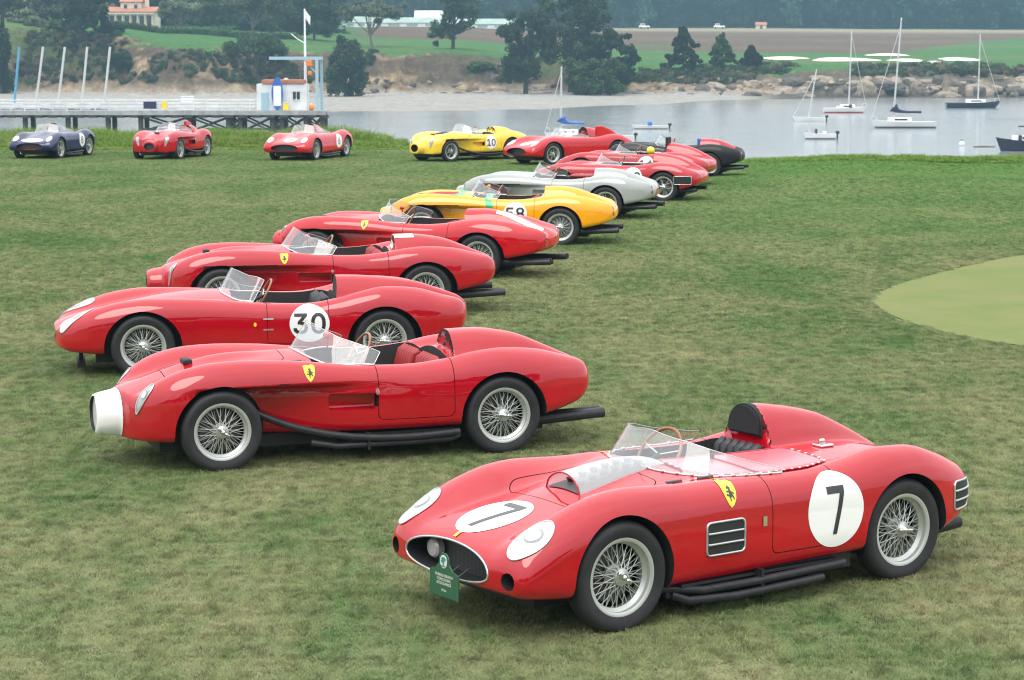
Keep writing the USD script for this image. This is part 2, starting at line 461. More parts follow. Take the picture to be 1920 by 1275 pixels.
def text2d(text, height, bold=True):
    m = meshkit.text_mesh(text, height, 0.002, bold)
    up = m.face_normals[:, 2] > 0.9
    sub = m.submesh([np.nonzero(up)[0]], append=True)
    p = np.array(sub.vertices)[:, :2]
    c = (p.min(0) + p.max(0)) / 2
    return p - c, np.array(sub.faces)


def scaled(poly, kx, ky=None):
    return shapely.affinity.scale(poly, kx, ky or kx, origin=(0, 0))


import shapely.affinity


# ------------------------------------------------------------------ wheels
def wheel_parts(R=0.335, rim=0.235, width=0.15, near=True):
    """Wheel about the y axis, outer face at y = 0, inner at y = -width."""
    n = 64 if near else 28
    s = width / 2
    pr = [(rim - .004, -.016), (rim + .012, -.004), (R - .055, 0.012), (R - .028, .008), (R - .010, -.010), (R - .002, -.032), (R, -s), (R - .002, -width + .03), (R - .012, -width + .01), (rim + .01, -width), (rim - .004, -width + .012)]
    tyre = revolve_y(pr, n)
    ri = rim
    rimm = revolve_y([(ri - .018, -.030), (ri - .016, -.014), (ri - .004, -.006), (ri + .008, -.006), (ri + .008, -.018), (ri + .002, -.025), (ri - .006, -.05), (ri - .028, -.068), (ri - .028, -.09), (ri - .006, -.11), (ri + .004, -width + .01), (ri - .012, -width + .01), (ri - .014, -.11), (ri - .036, -.092), (ri - .036, -.064), (ri - .014, -.045), (ri - .018, -.030)], n)
    hub = revolve_y([(0.0, .012), (.026, .012), (.034, .004), (.042, -.006), (.052, -.012), (.052, -.030), (.044, -.036), (.044, -.09), (.060, -.095), (.060, -.115), (0.0, -.115)], 32 if near else 16)
    ears = []
    for k in (0, 1):
        a = 0.5 + k * math.pi
        e = rbox(.018, .062, -.012, .014, -.014, .014, .009, 6)
        e.apply_transform(trimesh.transformations.rotation_matrix(a, [0, 1, 0]))
        e.apply_translation((0, .014, 0)); ears.append(e)
    ears.append(revolve_y([(0, .026), (.014, .024), (.024, .014), (.026, .0), (0, 0)], 20))
    nut = join(*ears)
    sp = []
    N = 30 if near else 12
    q = 5 if near else 3
    r = .0032 if near else .006
    for k in range(N):
        a = 2 * math.pi * k / N
        sg_ = 1 if k % 2 else -1
        # outer laced row: from hub lip to the near side of the rim well; inner row deeper
        a2 = a + sg_ * 0.42
        sp.append(tube([(.050 * math.cos(a), -.022, .050 * math.sin(a)), ((ri - .03) * math.cos(a2), -.066, (ri - .03) * math.sin(a2))], r, q, cap=False))
        a3 = a + math.pi / N - sg_ * 0.25
        sp.append(tube([(.058 * math.cos(a + math.pi / N), -.104, .058 * math.sin(a + math.pi / N)), ((ri - .03) * math.cos(a3), -.082, (ri - .03) * math.sin(a3))], r, q, cap=False))
    spokes = join(*sp)
    drum = revolve_y([(0, -.125), (.165, -.125), (.175, -.135), (.175, -.20), (0, -.20)], 40 if near else 20)
    return dict(tyre=tyre, rim=rimm, hub=hub, knock_off_nut=nut, spokes=spokes, brake_drum=drum)


WH = {True: wheel_parts(rim=.228, near=True), False: wheel_parts(rim=.228, near=False)}


def add_wheels(car, spec):
    near = spec.get('near', True)
    parts = WH[near]
    xw = 1.175 * spec['sx']
    steer = spec.get('steer', 0.0)
    for xs in (1, -1):
        for ys in (1, -1):
            k = spec.get('R', 0.335) / 0.335
            T = trimesh.transformations.rotation_matrix(0 if ys > 0 else math.pi, [0, 0, 1])
            spin = trimesh.transformations.rotation_matrix((xs * 1.3 + ys * .7) % 6.28, [0, 1, 0])
            St = trimesh.transformations.rotation_matrix(steer if xs > 0 else 0, [0, 0, 1])
            T = trimesh.transformations.translation_matrix((xs * xw, ys * spec.get('track', 0.725), 0.335 * k)) @ St @ T @ np.diag([k, 1, k, 1]) @ spin
            def tr(m): m = m.copy(); m.apply_transform(T); return m
            w = put('wheel', tr(parts['rim']), M['rim'], car, smooth=40)
            put('tyre', tr(parts['tyre']), M['rubber'], w, smooth=50)
            put('spokes', tr(parts['spokes']), M['spoke'], w, smooth=True, kind='stuff')
            put('hub', tr(parts['hub']), M['spoke'], w, smooth=35)
            put('knock_off_nut', tr(parts['knock_off_nut']), M['chrome'], w, smooth=40)
            put('brake_drum', tr(parts['brake_drum']), M['hub_dark'], w, smooth=35)


# ------------------------------------------------------------------ body shapes (axles at x = +-1.175 before stretching)
def pontoon(h=0.022, fair=True, nose=2.07, oldnose=False):
    return Body(
        W=[(2.2, .19), (2.08, .215), (1.98, .245), (1.90, .285), (1.83, .38), (1.76, .53), (1.68, .625), (1.58, .70), (1.40, .745), (1.1, .755), (.6, .745), (.2, .735), (-.3, .735), (-.8, .75), (-1.2, .765), (-1.5, .745), (-1.75, .67), (-1.95, .58), (-2.2, .5)],
        WL=[(2.2, .19), (2.08, .215), (1.98, .245), (1.90, .285), (1.83, .38), (1.76, .53), (1.68, .625), (1.58, .70), (1.46, .73), (1.36, .73), (1.30, .52), (1.0, .49), (.75, .53), (.5, .60), (.25, .67), (.0, .72), (-.3, .735), (-.8, .75), (-1.2, .765), (-1.5, .745), (-1.75, .67), (-1.95, .58), (-2.2, .5)],
        zs=.665,
        zh=[(2.2, .565), (2.08, .585), (1.95, .615), (1.7, .69), (1.4, .775), (1.1, .825), (.7, .865), (.45, .885), (.2, .875), (-.5, .84), (-.8, .85), (-1.2, .865), (-1.6, .82), (-1.9, .745), (-2.2, .68)],
        crown=.42,
        zf=[(2.2, .3), (2.0, .40), (1.9, .49), (1.8, .60), (1.65, .735), (1.45, .83), (1.2, .88), (1.0, .888), (.6, .872), (.3, .842), (0, .81), (-.4, .80), (-.7, .825), (-.95, .872), (-1.2, .893), (-1.5, .868), (-1.8, .79), (-2.0, .735), (-2.2, .68)],
        yf=[(2.2, .2), (2.0, .30), (1.85, .42), (1.65, .50), (1.4, .55), (1.0, .565), (.3, .60), (-.3, .61), (-.8, .58), (-1.3, .56), (-1.8, .47), (-2.2, .4)],
        fk=1.5, bot=[(2.2, .27), (1.9, .25), (1.6, .255), (1.2, .26), (0, .26), (-1.2, .28), (-1.5, .31), (-1.8, .37), (-2.2, .48)],
        nose=(nose, .12, .10, .43, .05), tail=(-2.09, .30, .55, .58, .10),
        fair=dict(y=.10, x=-.86, z=[(-.6, 1.0), (-.86, 1.01), (-1.1, 1.015), (-1.4, .975), (-1.75, .84), (-2.1, .66)], w=[(-.6, .30), (-1.1, .30), (-1.6, .24), (-2.1, .16)]) if fair else None,
        h=h, bumps=((1.05, 0, .38, .10, .045),), round_nose=nose)


def envelope(h=0.02, fair=True):
    return Body(
        W=[(2.2, .70), (1.95, .715), (1.8, .735), (1.6, .75), (1.15, .765), (.6, .75), (0, .745), (-.6, .755), (-1.15, .775), (-1.45, .76), (-1.7, .71), (-1.9, .63), (-2.2, .5)],
        WL=None, zs=.6,
        zh=[(2.2, .44), (1.98, .49), (1.87, .555), (1.6, .635), (1.3, .69), (1.0, .735), (.6, .80), (.4, .825), (0, .815), (-.6, .80), (-1.0, .80), (-1.5, .765), (-1.8, .695), (-2.2, .6)],
        crown=.10,
        zf=[(2.2, .3), (1.98, .43), (1.9, .52), (1.78, .61), (1.6, .705), (1.4, .778), (1.2, .822), (1.05, .832), (.8, .82), (.4, .795), (0, .78), (-.4, .785), (-.75, .83), (-1.05, .87), (-1.3, .86), (-1.6, .78), (-1.85, .67), (-2.2, .56)],
        yf=[(2.2, .5), (1.9, .54), (1.5, .575), (1.0, .58), (.3, .62), (-.3, .63), (-.8, .60), (-1.3, .58), (-1.8, .5), (-2.2, .45)],
        fk=1.6, bot=[(2.2, .32), (1.95, .29), (1.6, .25), (1.2, .23), (.5, .215), (-.6, .235), (-1.2, .25), (-1.5, .27), (-1.8, .36), (-2.2, .5)],
        nose=(1.985, .13, .9, .40, .07), tail=(-1.985, .20, .6, .50, .09),
        fair=dict(y=-.33, x=-.74, z=[(-.5, 1.04), (-.8, 1.055), (-1.0, 1.03), (-1.3, .965), (-1.6, .84), (-1.9, .69), (-2.2, .55)], w=[(-.5, .27), (-.9, .27), (-1.4, .23), (-2.0, .14)]) if fair else None,
        h=h, kf=.08, kside=.15, bumps=((.74, 0, .34, .15, .03),))


def prototype(h=0.022):
    """Full-width body with a low pointed nose, round arches and a tall cut-down rear wing."""
    return Body(
        W=[(2.2, .42), (1.98, .50), (1.85, .60), (1.65, .70), (1.4, .75), (1.1, .765), (.5, .745), (0, .735), (-.6, .75), (-1.15, .775), (-1.5, .75), (-1.8, .68), (-2.05, .58), (-2.3, .5)],
        WL=None, zs=.6,
        zh=[(2.2, .50), (1.98, .56), (1.8, .62), (1.5, .70), (1.2, .765), (.8, .825), (.45, .85), (0, .82), (-.6, .80), (-1.0, .82), (-1.5, .80), (-1.9, .72), (-2.2, .66)],
        crown=.30,
        zf=[(2.2, .42), (2.0, .53), (1.85, .62), (1.6, .735), (1.35, .80), (1.1, .825), (.7, .815), (.3, .785), (0, .755), (-.4, .745), (-.7, .79), (-.95, .86), (-1.2, .905), (-1.5, .88), (-1.8, .79), (-2.0, .74), (-2.3, .68)],
        yf=[(2.2, .34), (1.9, .45), (1.5, .55), (1.0, .575), (.3, .61), (-.3, .62), (-.8, .60), (-1.3, .57), (-1.8, .48), (-2.3, .42)],
        fk=1.5, bot=[(2.3, .34), (1.9, .28), (1.5, .26), (0, .26), (-1.2, .28), (-1.5, .31), (-1.9, .38), (-2.3, .5)],
        nose=(2.03, .35, .5, .47, .07), tail=(-2.09, .30, .5, .58, .10),
        fair=dict(y=.22, x=-.72, z=[(-.5, 1.0), (-.8, 1.0), (-1.1, .985), (-1.5, .93), (-1.8, .83), (-2.2, .66)], w=[(-.5, .26), (-1.1, .26), (-1.6, .2), (-2.1, .14)]),
        h=h)


SHELLS = {}


def outline(x0, x1, y0, y1, r=0.12):
    return sg.box(x0 + r, y0 + r, x1 - r, y1 - r).buffer(r, 12)


def shell(key, body, mouth, cockpit, panels=(), ducts=False, scallop_vent=False, sx=1.0, R=.335, track=.725):
    """Cuts the wheel arches, cockpit and grille mouth out of the solid body; returns named (v, f, n) pieces in unstretched coordinates."""
    v, f = body.mesh()
    m = to_manifold(v, f)
    rx = (R + .038)
    for xs in (1.175, -1.175):
        for ys in (1, -1):
            c = mcyl((0, 0, 0), 'y', rx, .56, 72)
            c = manifold3d.Manifold.batch_hull([c.translate((0, 0, R)), c.translate((0, 0, R - .35))])
            c = c.scale((1 / sx, 1, 1)).translate((xs, ys * (.46 + .28), 0))
            m = m - c
    m = m - prism(cockpit, .33, 1.6)
    mp, x0 = mouth
    tool = manifold3d.Manifold.extrude(manifold3d.CrossSection([np.asarray(mp.exterior.coords)[:-1]], manifold3d.FillRule.NonZero), 1.2).rotate((90, 0, 90)).translate((x0, 0, 0))
    m = m - tool
    if ducts:
        for ys in (1, -1):
            m = m - mcyl((1.95, ys * .60, .385), 'x', .052, .5, 40).scale((1, 1, 1))
    if scallop_vent:
        for ys in (1, -1):
            r = rbox(-.10, .30, -.2, .2, .45, .59, .03, 10)
            m = m - to_manifold(r.vertices + np.array([0, ys * .80, 0]), r.faces)
    solids = []
    for nm, inner, outer in panels:
        solids.append((nm, m ^ inner)); m = m - outer
    out = {}
    extra = []
    for nm, solid in [('body', m)] + solids:
        for k, pv in split_faces(body, solid, x0, rx, sx, cockpit, scallop_vent and nm == 'body').items():
            if k == 'body':
                out.setdefault(nm, []).append((pv[0], pv[1], body.normal(pv[0])))
            elif k == 'recess':
                extra.append(pv)
            else:
                out.setdefault(k, []).append(pv)
    for k in list(out):
        if k not in ('door',):
            out[k] = [merge(out[k])]
    if extra:
        out['recess'] = [merge(extra)]
    for k in ('wheel_well', 'recess', 'side_recess'):
        if k in out: out[k] = pieces(*out[k][0])
    return out


def pieces(v, f, least=30):
    """Connected pieces of a mesh; crumbs stay with the first."""
    lab = trimesh.graph.connected_component_labels(trimesh.Trimesh(v, f, process=False).face_adjacency, node_count=len(f))
    ids, cnt = np.unique(lab, return_counts=True)
    big = ids[cnt >= least]
    if len(big) == 0: return [(v, f)]
    lab = np.where(np.isin(lab, big), lab, big[0])
    r = []
    for i in big:
        u, inv = np.unique(f[lab == i], return_inverse=True)
        r.append((v[u], inv.reshape(-1, 3)))
    return r


def merge(ps):
    if len(ps) == 1: return ps[0]
    at = np.cumsum([0] + [len(p[0]) for p in ps])
    r = [np.vstack([p[0] for p in ps]), np.vstack([p[1] + a for p, a in zip(ps, at)])]
    if len(ps[0]) > 2: r.append(np.vstack([p[2] for p in ps]))
    return tuple(r)


def split_faces(body, solid, x0, rx, sx, cockpit, nm_vent=False):
    q = solid.to_mesh()
    V, T = np.array(q.vert_properties[:, :3], float), np.array(q.tri_verts, int)
    c = V[T].mean(1)
    d = body.fp(c)
    n = np.cross(V[T[:, 1]] - V[T[:, 0]], V[T[:, 2]] - V[T[:, 0]])
    n /= np.linalg.norm(n, axis=1, keepdims=True) + 1e-12
    g = body.normal(c)
    cut = (d < -0.006) | ((d < -0.0012) & (np.sum(n * g, 1) < 0.85))
    out = {}
    cls = np.zeros(len(T), int)
    wheel = np.abs(np.abs(c[:, 0]) - 1.175) * sx < rx + .01
    in_mouth = c[:, 0] > x0 - .02
    inside_c = shapely.contains_xy(cockpit.buffer(.02), c[:, 0], c[:, 1]) & (c[:, 2] > .32)
    cls[cut] = 4
    cls[cut & (c[:, 0] > -.14) & (c[:, 0] < .34) & (c[:, 2] > .44) & (c[:, 2] < .60) & (np.abs(c[:, 1]) > .56) & (nm_vent)] = 5
    cls[cut & wheel & (np.abs(c[:, 1]) > .44)] = 1
    cls[cut & inside_c] = 2
    cls[cut & in_mouth] = 3
    def piece(sel):
        ids, inv = np.unique(T[sel], return_inverse=True)
        return V[ids], inv.reshape(-1, 3)
    for k, nm in ((0, 'body'), (1, 'wheel_well'), (2, 'cockpit_lining'), (3, 'mouth_lining'), (4, 'recess'), (5, 'side_recess')):
        if (cls == k).any(): out[nm] = piece(cls == k)
    return out
def shell_panels(key, body, mouth, cockpit, panels=(), **kw):
    if key not in SHELLS:
        SHELLS[key] = shell(key, body, mouth, cockpit, panels=panels, **kw)
    return SHELLS[key]
# ------------------------------------------------------------------ putting a car together
def panel_tool(poly, axis, lo, hi, gap=.006):
    """(inner, outer) cutters for a shut line; axis 'y' extrudes an (x, z) outline sideways, 'z' an (x, y) outline upwards."""
    r = []
    for g in (-gap / 2, gap / 2):
        p = poly.buffer(g)
        cs = manifold3d.CrossSection([np.asarray(p.exterior.coords)[:-1]], manifold3d.FillRule.NonZero)
        m = manifold3d.Manifold.extrude(cs, hi - lo)
        if axis == 'y':
            m = m.rotate((90, 0, 0)).translate((0, hi, 0))
        else:
            m = m.translate((0, 0, lo))
        r.append(m)
    return r


def door_panels(x0, x1, z0, cockpit):
    door = outline(x0, x1, z0, 1.3, .05)
    hollow = prism(cockpit.buffer(.0), .2, 1.7)
    out = []
    for lo, hi in ((.42, 1.0), (-1.0, -.42)):
        a, b = panel_tool(door, 'y', lo, hi)
        out.append(('door', a, b))
    return out


CK_P = outline(-.80, .36, -.56, .56, .16)
CK_E = outline(-.72, .34, -.55, -.02, .14)
CK_E2 = outline(-.72, .34, -.55, .55, .16)
CK_T = outline(-.74, .30, -.54, .54, .16)
MOUTH_P = (ellipse(.168, .148, 40, 0, .428), 1.93)
MOUTH_E = (sg.Polygon([(.44 * math.cos(t) * (1 if math.sin(t) > 0 else 1.0), .395 + (.125 if math.sin(t) > 0 else .085) * abs(math.sin(t)) ** .85 * (1 if math.sin(t) > 0 else -1)) for t in np.linspace(0, 2 * math.pi, 56, endpoint=False)]), 1.80)
MOUTH_T = (ellipse(.30, .085, 40, 0, .44), 1.86)


def make_shell(kind):
    if kind == 'pontoon':
        b = pontoon()
        return b, shell_panels(kind, b, MOUTH_P, CK_P, panels=door_panels(-.74, -.10, .36, CK_P) + [('bonnet', *panel_tool(outline(.56, 1.52, -.33, .33, .10), 'z', .45, 1.3)), ('nose_ring', manifold3d.Manifold.cube((.6, 2, 1.6)).translate((1.876, -1, 0)), manifold3d.Manifold.cube((.6, 2, 1.6)).translate((1.874, -1, 0)))], scallop_vent=True)
    if kind == 'pontoon_plain':
        b = pontoon(.027, nose=2.0)
        return b, shell_panels(kind, b, (ellipse(.165, .115, 40, 0, .428), 1.86), CK_P, panels=door_panels(-.74, -.10, .36, CK_P), scallop_vent=True)
    if kind == 'envelope':
        b = envelope()
        return b, shell_panels(kind, b, MOUTH_E, CK_E, panels=door_panels(-.56, .0, .33, CK_E) + [('bonnet', *panel_tool(outline(.60, 1.26, -.40, .40, .12), 'z', .45, 1.3))], ducts=True)
    if kind == 'envelope_far':
        b = envelope(.028)
        return b, shell_panels(kind, b, MOUTH_E, CK_E2)
    if kind == 'prototype':
        b = prototype()
        return b, shell_panels(kind, b, MOUTH_T, CK_T, panels=door_panels(-.62, -.02, .34, CK_T))
    raise KeyError(kind)


BODY = {}


class Builder:
    def __init__(s, spec):
        s.spec = spec
        A, B = on_ground(*spec['front'])[:2], on_ground(*spec['rear'])[:2]
        wb = np.linalg.norm(A - B); fwd = (A - B) / wb
        if 'wb' in spec:
            A = B + fwd * spec['wb']; wb = spec['wb']
        left = np.array([-fwd[1], fwd[0]])
        o = (A + B) / 2 - left * .70
        s.sx = spec['sx'] = wb / 2.35
        s.car = thing('sports_car', (o[0], o[1], spec.get('z', -0.010)), math.atan2(fwd[1], fwd[0]), spec['label'], 'race car', 'vintage race cars lined up on the lawn')
        s.o, s.fwd, s.left = o, fwd, left
        if spec['kind'] not in BODY:
            BODY[spec['kind']] = make_shell(spec['kind'])
        s.b, s.sh = BODY[spec['kind']]
        s.paint = M[spec['paint']]
        s.k = np.array([s.sx, 1, 1])

    def st(s, v): return np.asarray(v) * s.k
    def nn(s, n): n = np.asarray(n) / s.k; return n / (np.linalg.norm(n, axis=1, keepdims=True) + 1e-9)

    def add(s, name, mesh, mat, parent=None, smooth=35, stretch=True, **kw):
        if isinstance(mesh, trimesh.Trimesh):
            m = mesh.copy()
            if stretch: m.vertices = s.st(m.vertices)
        else:
            m = (s.st(mesh[0]) if stretch else mesh[0], mesh[1])
        return put(name, m, mat, parent or s.car, smooth=smooth, **kw)

    def dec(s, name, shape, origin, u, v, mat, off=.002, parent=None, size=.03, **kw):
        q, f, n = s.b.decal(shape, origin, u, v, off, size)
        if not len(f): return None
        return put(name, (s.st(q), f), mat, parent or s.car, normals=s.nn(n), **kw)

    def side(s, name, shape, x, z, mat, off=.002, far=False, **kw):
        return s.dec(name, shape, (x, -.2 if far else .2, z), (1, 0, 0) if far else (-1, 0, 0), (0, 0, 1), mat, off, **kw)

    def roof(s, name, shape, x, y, mat, off=.002, **kw):
        return s.dec(name, shape, (x, y, .6), (0, 1, 0), (-1, 0, 0), mat, off, **kw)

    def back(s, name, shape, y, z, mat, off=.003, **kw):
        return s.dec(name, shape, (-1.5, y, z), (0, -1, 0), (0, 0, 1), mat, off, **kw)

    def ring(s, name, poly, origin, u, v, r, mat, parent=None, off=.003, n=6):
        p = poly.exterior if hasattr(poly, 'exterior') else poly
        pts = np.array([p.interpolate(t, normalized=True).coords[0] for t in np.linspace(0, 1, 64, endpoint=False)])
        q = s.b.trace(pts, origin, u, v, off)
        if len(q) < 8: return None
        return s.add(name, tube(q, r, n, closed=True), mat, parent, smooth=True)

    def base(s):
        for k, ps in s.sh.items():
            for p in ps:
                if len(p) == 3:
                    put(k, (s.st(p[0]), p[1]), M['white'] if k == 'nose_ring' else s.paint, s.car, normals=s.nn(p[2]), label='white painted nose ring' if k == 'nose_ring' else None)
                else:
                    mat = {'wheel_well': M['black'], 'cockpit_lining': M[s.spec.get('lining', 'lining')], 'mouth_lining': M['black'], 'recess': M['groove'], 'side_recess': s.paint}[k]
                    put('shut_gap' if k == 'recess' else k, (s.st(p[0]), p[1]), mat, s.car, smooth=30)
        s.add('underbody', join(box(-1.62, 1.62, -.43, .43, .15, .252), box(-.76, .12 if 'pontoon' in s.spec['kind'] else .78, -.655, .655, .14, .247)), M['black'])
        add_wheels(s.car, s.spec)

    def headlights(s, x, y, z, d, ax, L, w, shape='tear'):
        for sy in (1, -1):
            dv = np.array([d[0], d[1] * sy, d[2]], float); dv /= np.linalg.norm(dv)
            u = np.array([ax[0], ax[1] * sy, ax[2]], float); u -= dv * (u @ dv); u /= np.linalg.norm(u)
            v = np.cross(dv, u)
            pl = scaled(teardrop(1, 1), L, w) if shape == 'tear' else ellipse(L, w, 40)
            o = np.array([x, y * sy, z]) - dv * .45
            h = s.dec('headlight', pl, o, u, v, M['lamp_silver' if shape == 'oval' else 'lamp_bowl'], .003)
            if h is None: continue
            s.dec('lamp', ellipse(w * .62, w * .62, 24, L * .18), o, u, v, M['lamp_ring'], .006, h)
            s.dec('bulb', ellipse(w * .48, w * .48, 20, L * .18), o, u, v, M['lamp_silver'], .009, h)
            s.dec('lamp_cover', pl, o, u, v, M['lamp_glass'], .013, h)
            s.ring('lamp_rim', pl, o, u, v, .005, M['alu'], h, .005)

    def windscreen(s, plan, h0, rake, top_frame=True, base_r=.009):
        """plan: list of (x, y, height); the pane stands on the body along it and leans back by rake at the middle."""
        P = np.array(plan, float)
        t = np.linspace(0, 1, len(P)); tt = np.linspace(0, 1, 45)
        X, Y, Hh = (PchipInterpolator(t, P[:, i])(tt) for i in range(3))
        bt = np.array([[x, y, s.b.zat(x, y) + .004] for x, y in zip(X, Y)])
        tp = bt + np.stack([-rake * Hh / h0, -.12 * Y * Hh / h0, Hh], 1)
        rows = 5
        V = np.vstack([bt + (tp - bt) * (i / (rows - 1)) for i in range(rows)])
        n = len(tt)
        Fq = np.array([(i * n + j, i * n + j + 1, (i + 1) * n + j + 1, (i + 1) * n + j) for i in range(rows - 1) for j in range(n - 1)])
        Ft = np.vstack([Fq[:, [0, 1, 2]], Fq[:, [0, 2, 3]]])
        g = s.add('windscreen', (V, Ft), M['glass'], smooth=True)
        s.add('screen_base', tube(bt, base_r, 6), M['alu'], g, smooth=True)
        if top_frame: s.add('screen_edge', tube(np.vstack([bt[:1], tp, bt[-1:]]), .003, 5), M['alu'], g, smooth=True)
        return bt, tp

    def seat(s, x, y, mat, w=.42, top=.80):
        st_ = rbox(x - .09, x + .03, y - w / 2, y + w / 2, .38, top, .05, 10)
        o = s.add('seat', join(st_, rbox(x, x + .45, y - w / 2, y + w / 2, .34, .46, .05, 10)), mat)
        for i in range(6):
            yy = y - w / 2 + w * (i + .5) / 6
            s.add('pleat', tube([(x + .03, yy, .48), (x + .042, yy, top - .14), (x + .01, yy, top - .025), (x - .04, yy, top + .004)], w / 13, 7), mat, o, smooth=True)

    def steering(s, x, y, z, r=.19, tilt=.5, mat='wood'):
        a = np.linspace(0, 2 * np.pi, 40, endpoint=False)
        ringp = np.stack([np.zeros(40), r * np.cos(a), r * np.sin(a)], 1)
        R_ = trimesh.transformations.rotation_matrix(-tilt, [0, 1, 0])[:3, :3]
        def tr(p): return np.asarray(p) @ R_.T + np.array([x, y, z])
        o = s.add('steering_wheel', tube(tr(ringp), .011, 8, closed=True), M[mat], smooth=True, stretch=False)
        s.add('spoke', join(*[tube(tr([(0, 0, 0), (0, r * math.cos(q), r * math.sin(q))]), .007, 5) for q in (.3, math.pi - .3, -math.pi / 2)]), M['alu'], o, smooth=40, stretch=False)
        s.add('column', tube([tr([(0, 0, 0)])[0], (x + .38, y, z - .2)], .02, 8), M['black'], o, smooth=40, stretch=False)

    def dash(s, x=.27, z=.74, y=.5):
        d = s.add('dashboard', rbox(x - .03, x + .05, -y, y, z - .22, z, .02), M['black'])
        for i, yy in enumerate((-.1, .02, .2, .34, -.28)):
            s.add('gauge', revolve_y([(0, 0), (.04, 0), (.046, .006), (.046, .02), (0, .02)], 18).apply_transform(trimesh.transformations.translation_matrix((x - .04, yy, z - .09)) @ trimesh.transformations.rotation_matrix(math.pi / 2, [0, 0, 1])), M['hub_dark'], d)

    def badge(s, x, z, size=.075, far=True, tilt=0.0):
        for fr in ((False, True) if far else (False,)):
            sh = shapely.affinity.rotate(scaled(SHIELD, size * 1.15, size * 1.3), math.degrees(-tilt if not fr else tilt), origin=(0, 0))
            o = s.side('badge', sh, x, z, M['badge'], .003, fr, size=.012)
            if o:
                s.side('horse', shapely.affinity.rotate(scaled(HORSE, size * 1.05, size * 1.15), math.degrees(-tilt if not fr else tilt), origin=(0, 0)), x, z, M['number_black'], .0055, fr, parent=o, size=.012)

    def roundel(s, x, z, rx, rz, num, hgt, far=True, kx=1.0):
        for fr in ((False, True) if far else (False,)):
            o = s.side('roundel', ellipse(rx, rz, 56), x, z, M['white'], .0025, fr)
            if o is None: continue
            if num == '7':
                s.side('number', scaled(SEVEN, hgt * kx, hgt), x, z, M['number_black'], .005, fr, parent=o)
            elif num:
                p, f = text2d(num, hgt); p = p * np.array([kx, 1])
                s.side('number', (p, f), x, z, M['number_black'], .005, fr, parent=o)

    def exhausts(s, style):
        for sy in (1, -1):
            if style == 'pontoon':
                s.add('exhaust_pipe', tube(trimesh.path.simplify.resample_spline(np.array([(1.0, .52 * sy, .52), (.78, .60 * sy, .43), (.5, .69 * sy, .30), (.25, .735 * sy, .245), (-.1, .74 * sy, .225), (-.78, .735 * sy, .225)]), count=24), .030, 9), M['black_metal'], smooth=40)
                s.add('exhaust_pipe', tube([(.45, .68 * sy, .20), (.25, .72 * sy, .165), (-.4, .72 * sy, .16), (-.72, .70 * sy, .165), (-.80, .66 * sy, .18)], .026, 8), M['black_metal'], smooth=40)
                s.add('exhaust_bracket', box(-.02, .0, .70 * sy - .03, .70 * sy + .055, .12, .26), M['black_metal'])
                for yy in (.40, .51):
                    s.add('tail_pipe', join(tube([(-1.2, yy * sy, .25), (-1.6, yy * sy, .245), (-2.14, yy * sy, .275)], .045, 12, cap=False), tube([(-1.25, yy * sy, .25), (-2.13, yy * sy, .274)], .040, 12)), M['black_metal'], smooth=40)
            else:
                s.add('exhaust_pipe', tube([(.86, .60 * sy, .20), (.55, .72 * sy, .175), (.1, .745 * sy, .18), (-.62, .74 * sy, .20)], .026, 9), M['black_metal'], smooth=40)
                s.add('exhaust_pipe', tube([(.74, .66 * sy, .155), (.66, .72 * sy, .125), (.3, .755 * sy, .115), (-.42, .755 * sy, .135)], .026, 9), M['black_metal'], smooth=40)
                s.add('exhaust_bracket', box(.08, .10, .70 * sy - .03, .70 * sy + .06, .09, .25), M['black_metal'])
                for yy in (.44, .54):
                    s.add('tail_pipe', join(tube([(-1.2, yy * sy, .24), (-1.55, yy * sy, .25), (-1.88, yy * sy, .275)], .042, 12, cap=False), tube([(-1.25, yy * sy, .24), (-1.87, yy * sy, .274)], .037, 12)), M['black_metal'], smooth=40)

    def tail_lamps(s, pos, r=.04):
        for y, z in pos:
            for sy in (1, -1):
                o = s.back('tail_lamp', ellipse(r, r, 20), y * sy, z, M['tail_red'], .006)
                if o: s.back('lamp_ring', ellipse(r * 1.3, r * 1.3, 20).difference(ellipse(r, r, 20)), y * sy, z, M['chrome'], .004, parent=o)

    def louvre_vent(s, x0, x1, z0, z1, slats=2, far=True, taper=0.0, name='side_vent'):
        """A dark opening with a bright frame and bars."""
        for fr in ((False, True) if far else (False,)):
            sg_ = -1 if not fr else 1
            xc, zc, w, h = (x0 + x1) / 2, (z0 + z1) / 2, abs(x1 - x0), z1 - z0
            u = (1, 0, 0) if fr else (-1, 0, 0)
            fl = 1 if not fr else -1
            pl = sg.Polygon([(fl * -w / 2, -h / 2), (fl * w / 2, -h / 2 * (1 - taper)), (fl * w / 2, h / 2 * (1 - taper)), (fl * -w / 2, h / 2)]).buffer(-.03).buffer(.03)
            org = (xc, -.2 if fr else .2, zc)
            o = s.dec(name, pl, org, u, (0, 0, 1), M['black'], .0025)
            if o is None: continue
            s.ring('frame', pl, org, u, (0, 0, 1), .0075, M['alu'], o, .004)
            for i in range(slats):
                zz = -h / 2 + h * (i + 1) / (slats + 1)
                q = s.b.trace(np.stack([np.linspace(-w / 2 + .012, w / 2 - .012, 14), np.full(14, zz)], 1), org, np.array(u, float), np.array([0, 0, 1.0]), .006)
                s.add('bar', tube(q, .0075, 6), M['alu'], o, smooth=True)
# ------------------------------------------------------------------ the lawn, the putting green, the water and the far shore
WATER = -6.6


def edge_y(x):
    s = np.clip((np.asarray(x, float) + 5.0) / 9.0, 0, 1); s = s * s * (3 - 2 * s)
    return 79.0 - 10.2 * s + .5 * np.sin(np.asarray(x) * .8) * s + .35 * (meshkit.noise(np.stack([np.asarray(x) * 1.1, np.zeros_like(x, float), np.zeros_like(x, float)], -1)) - .5)


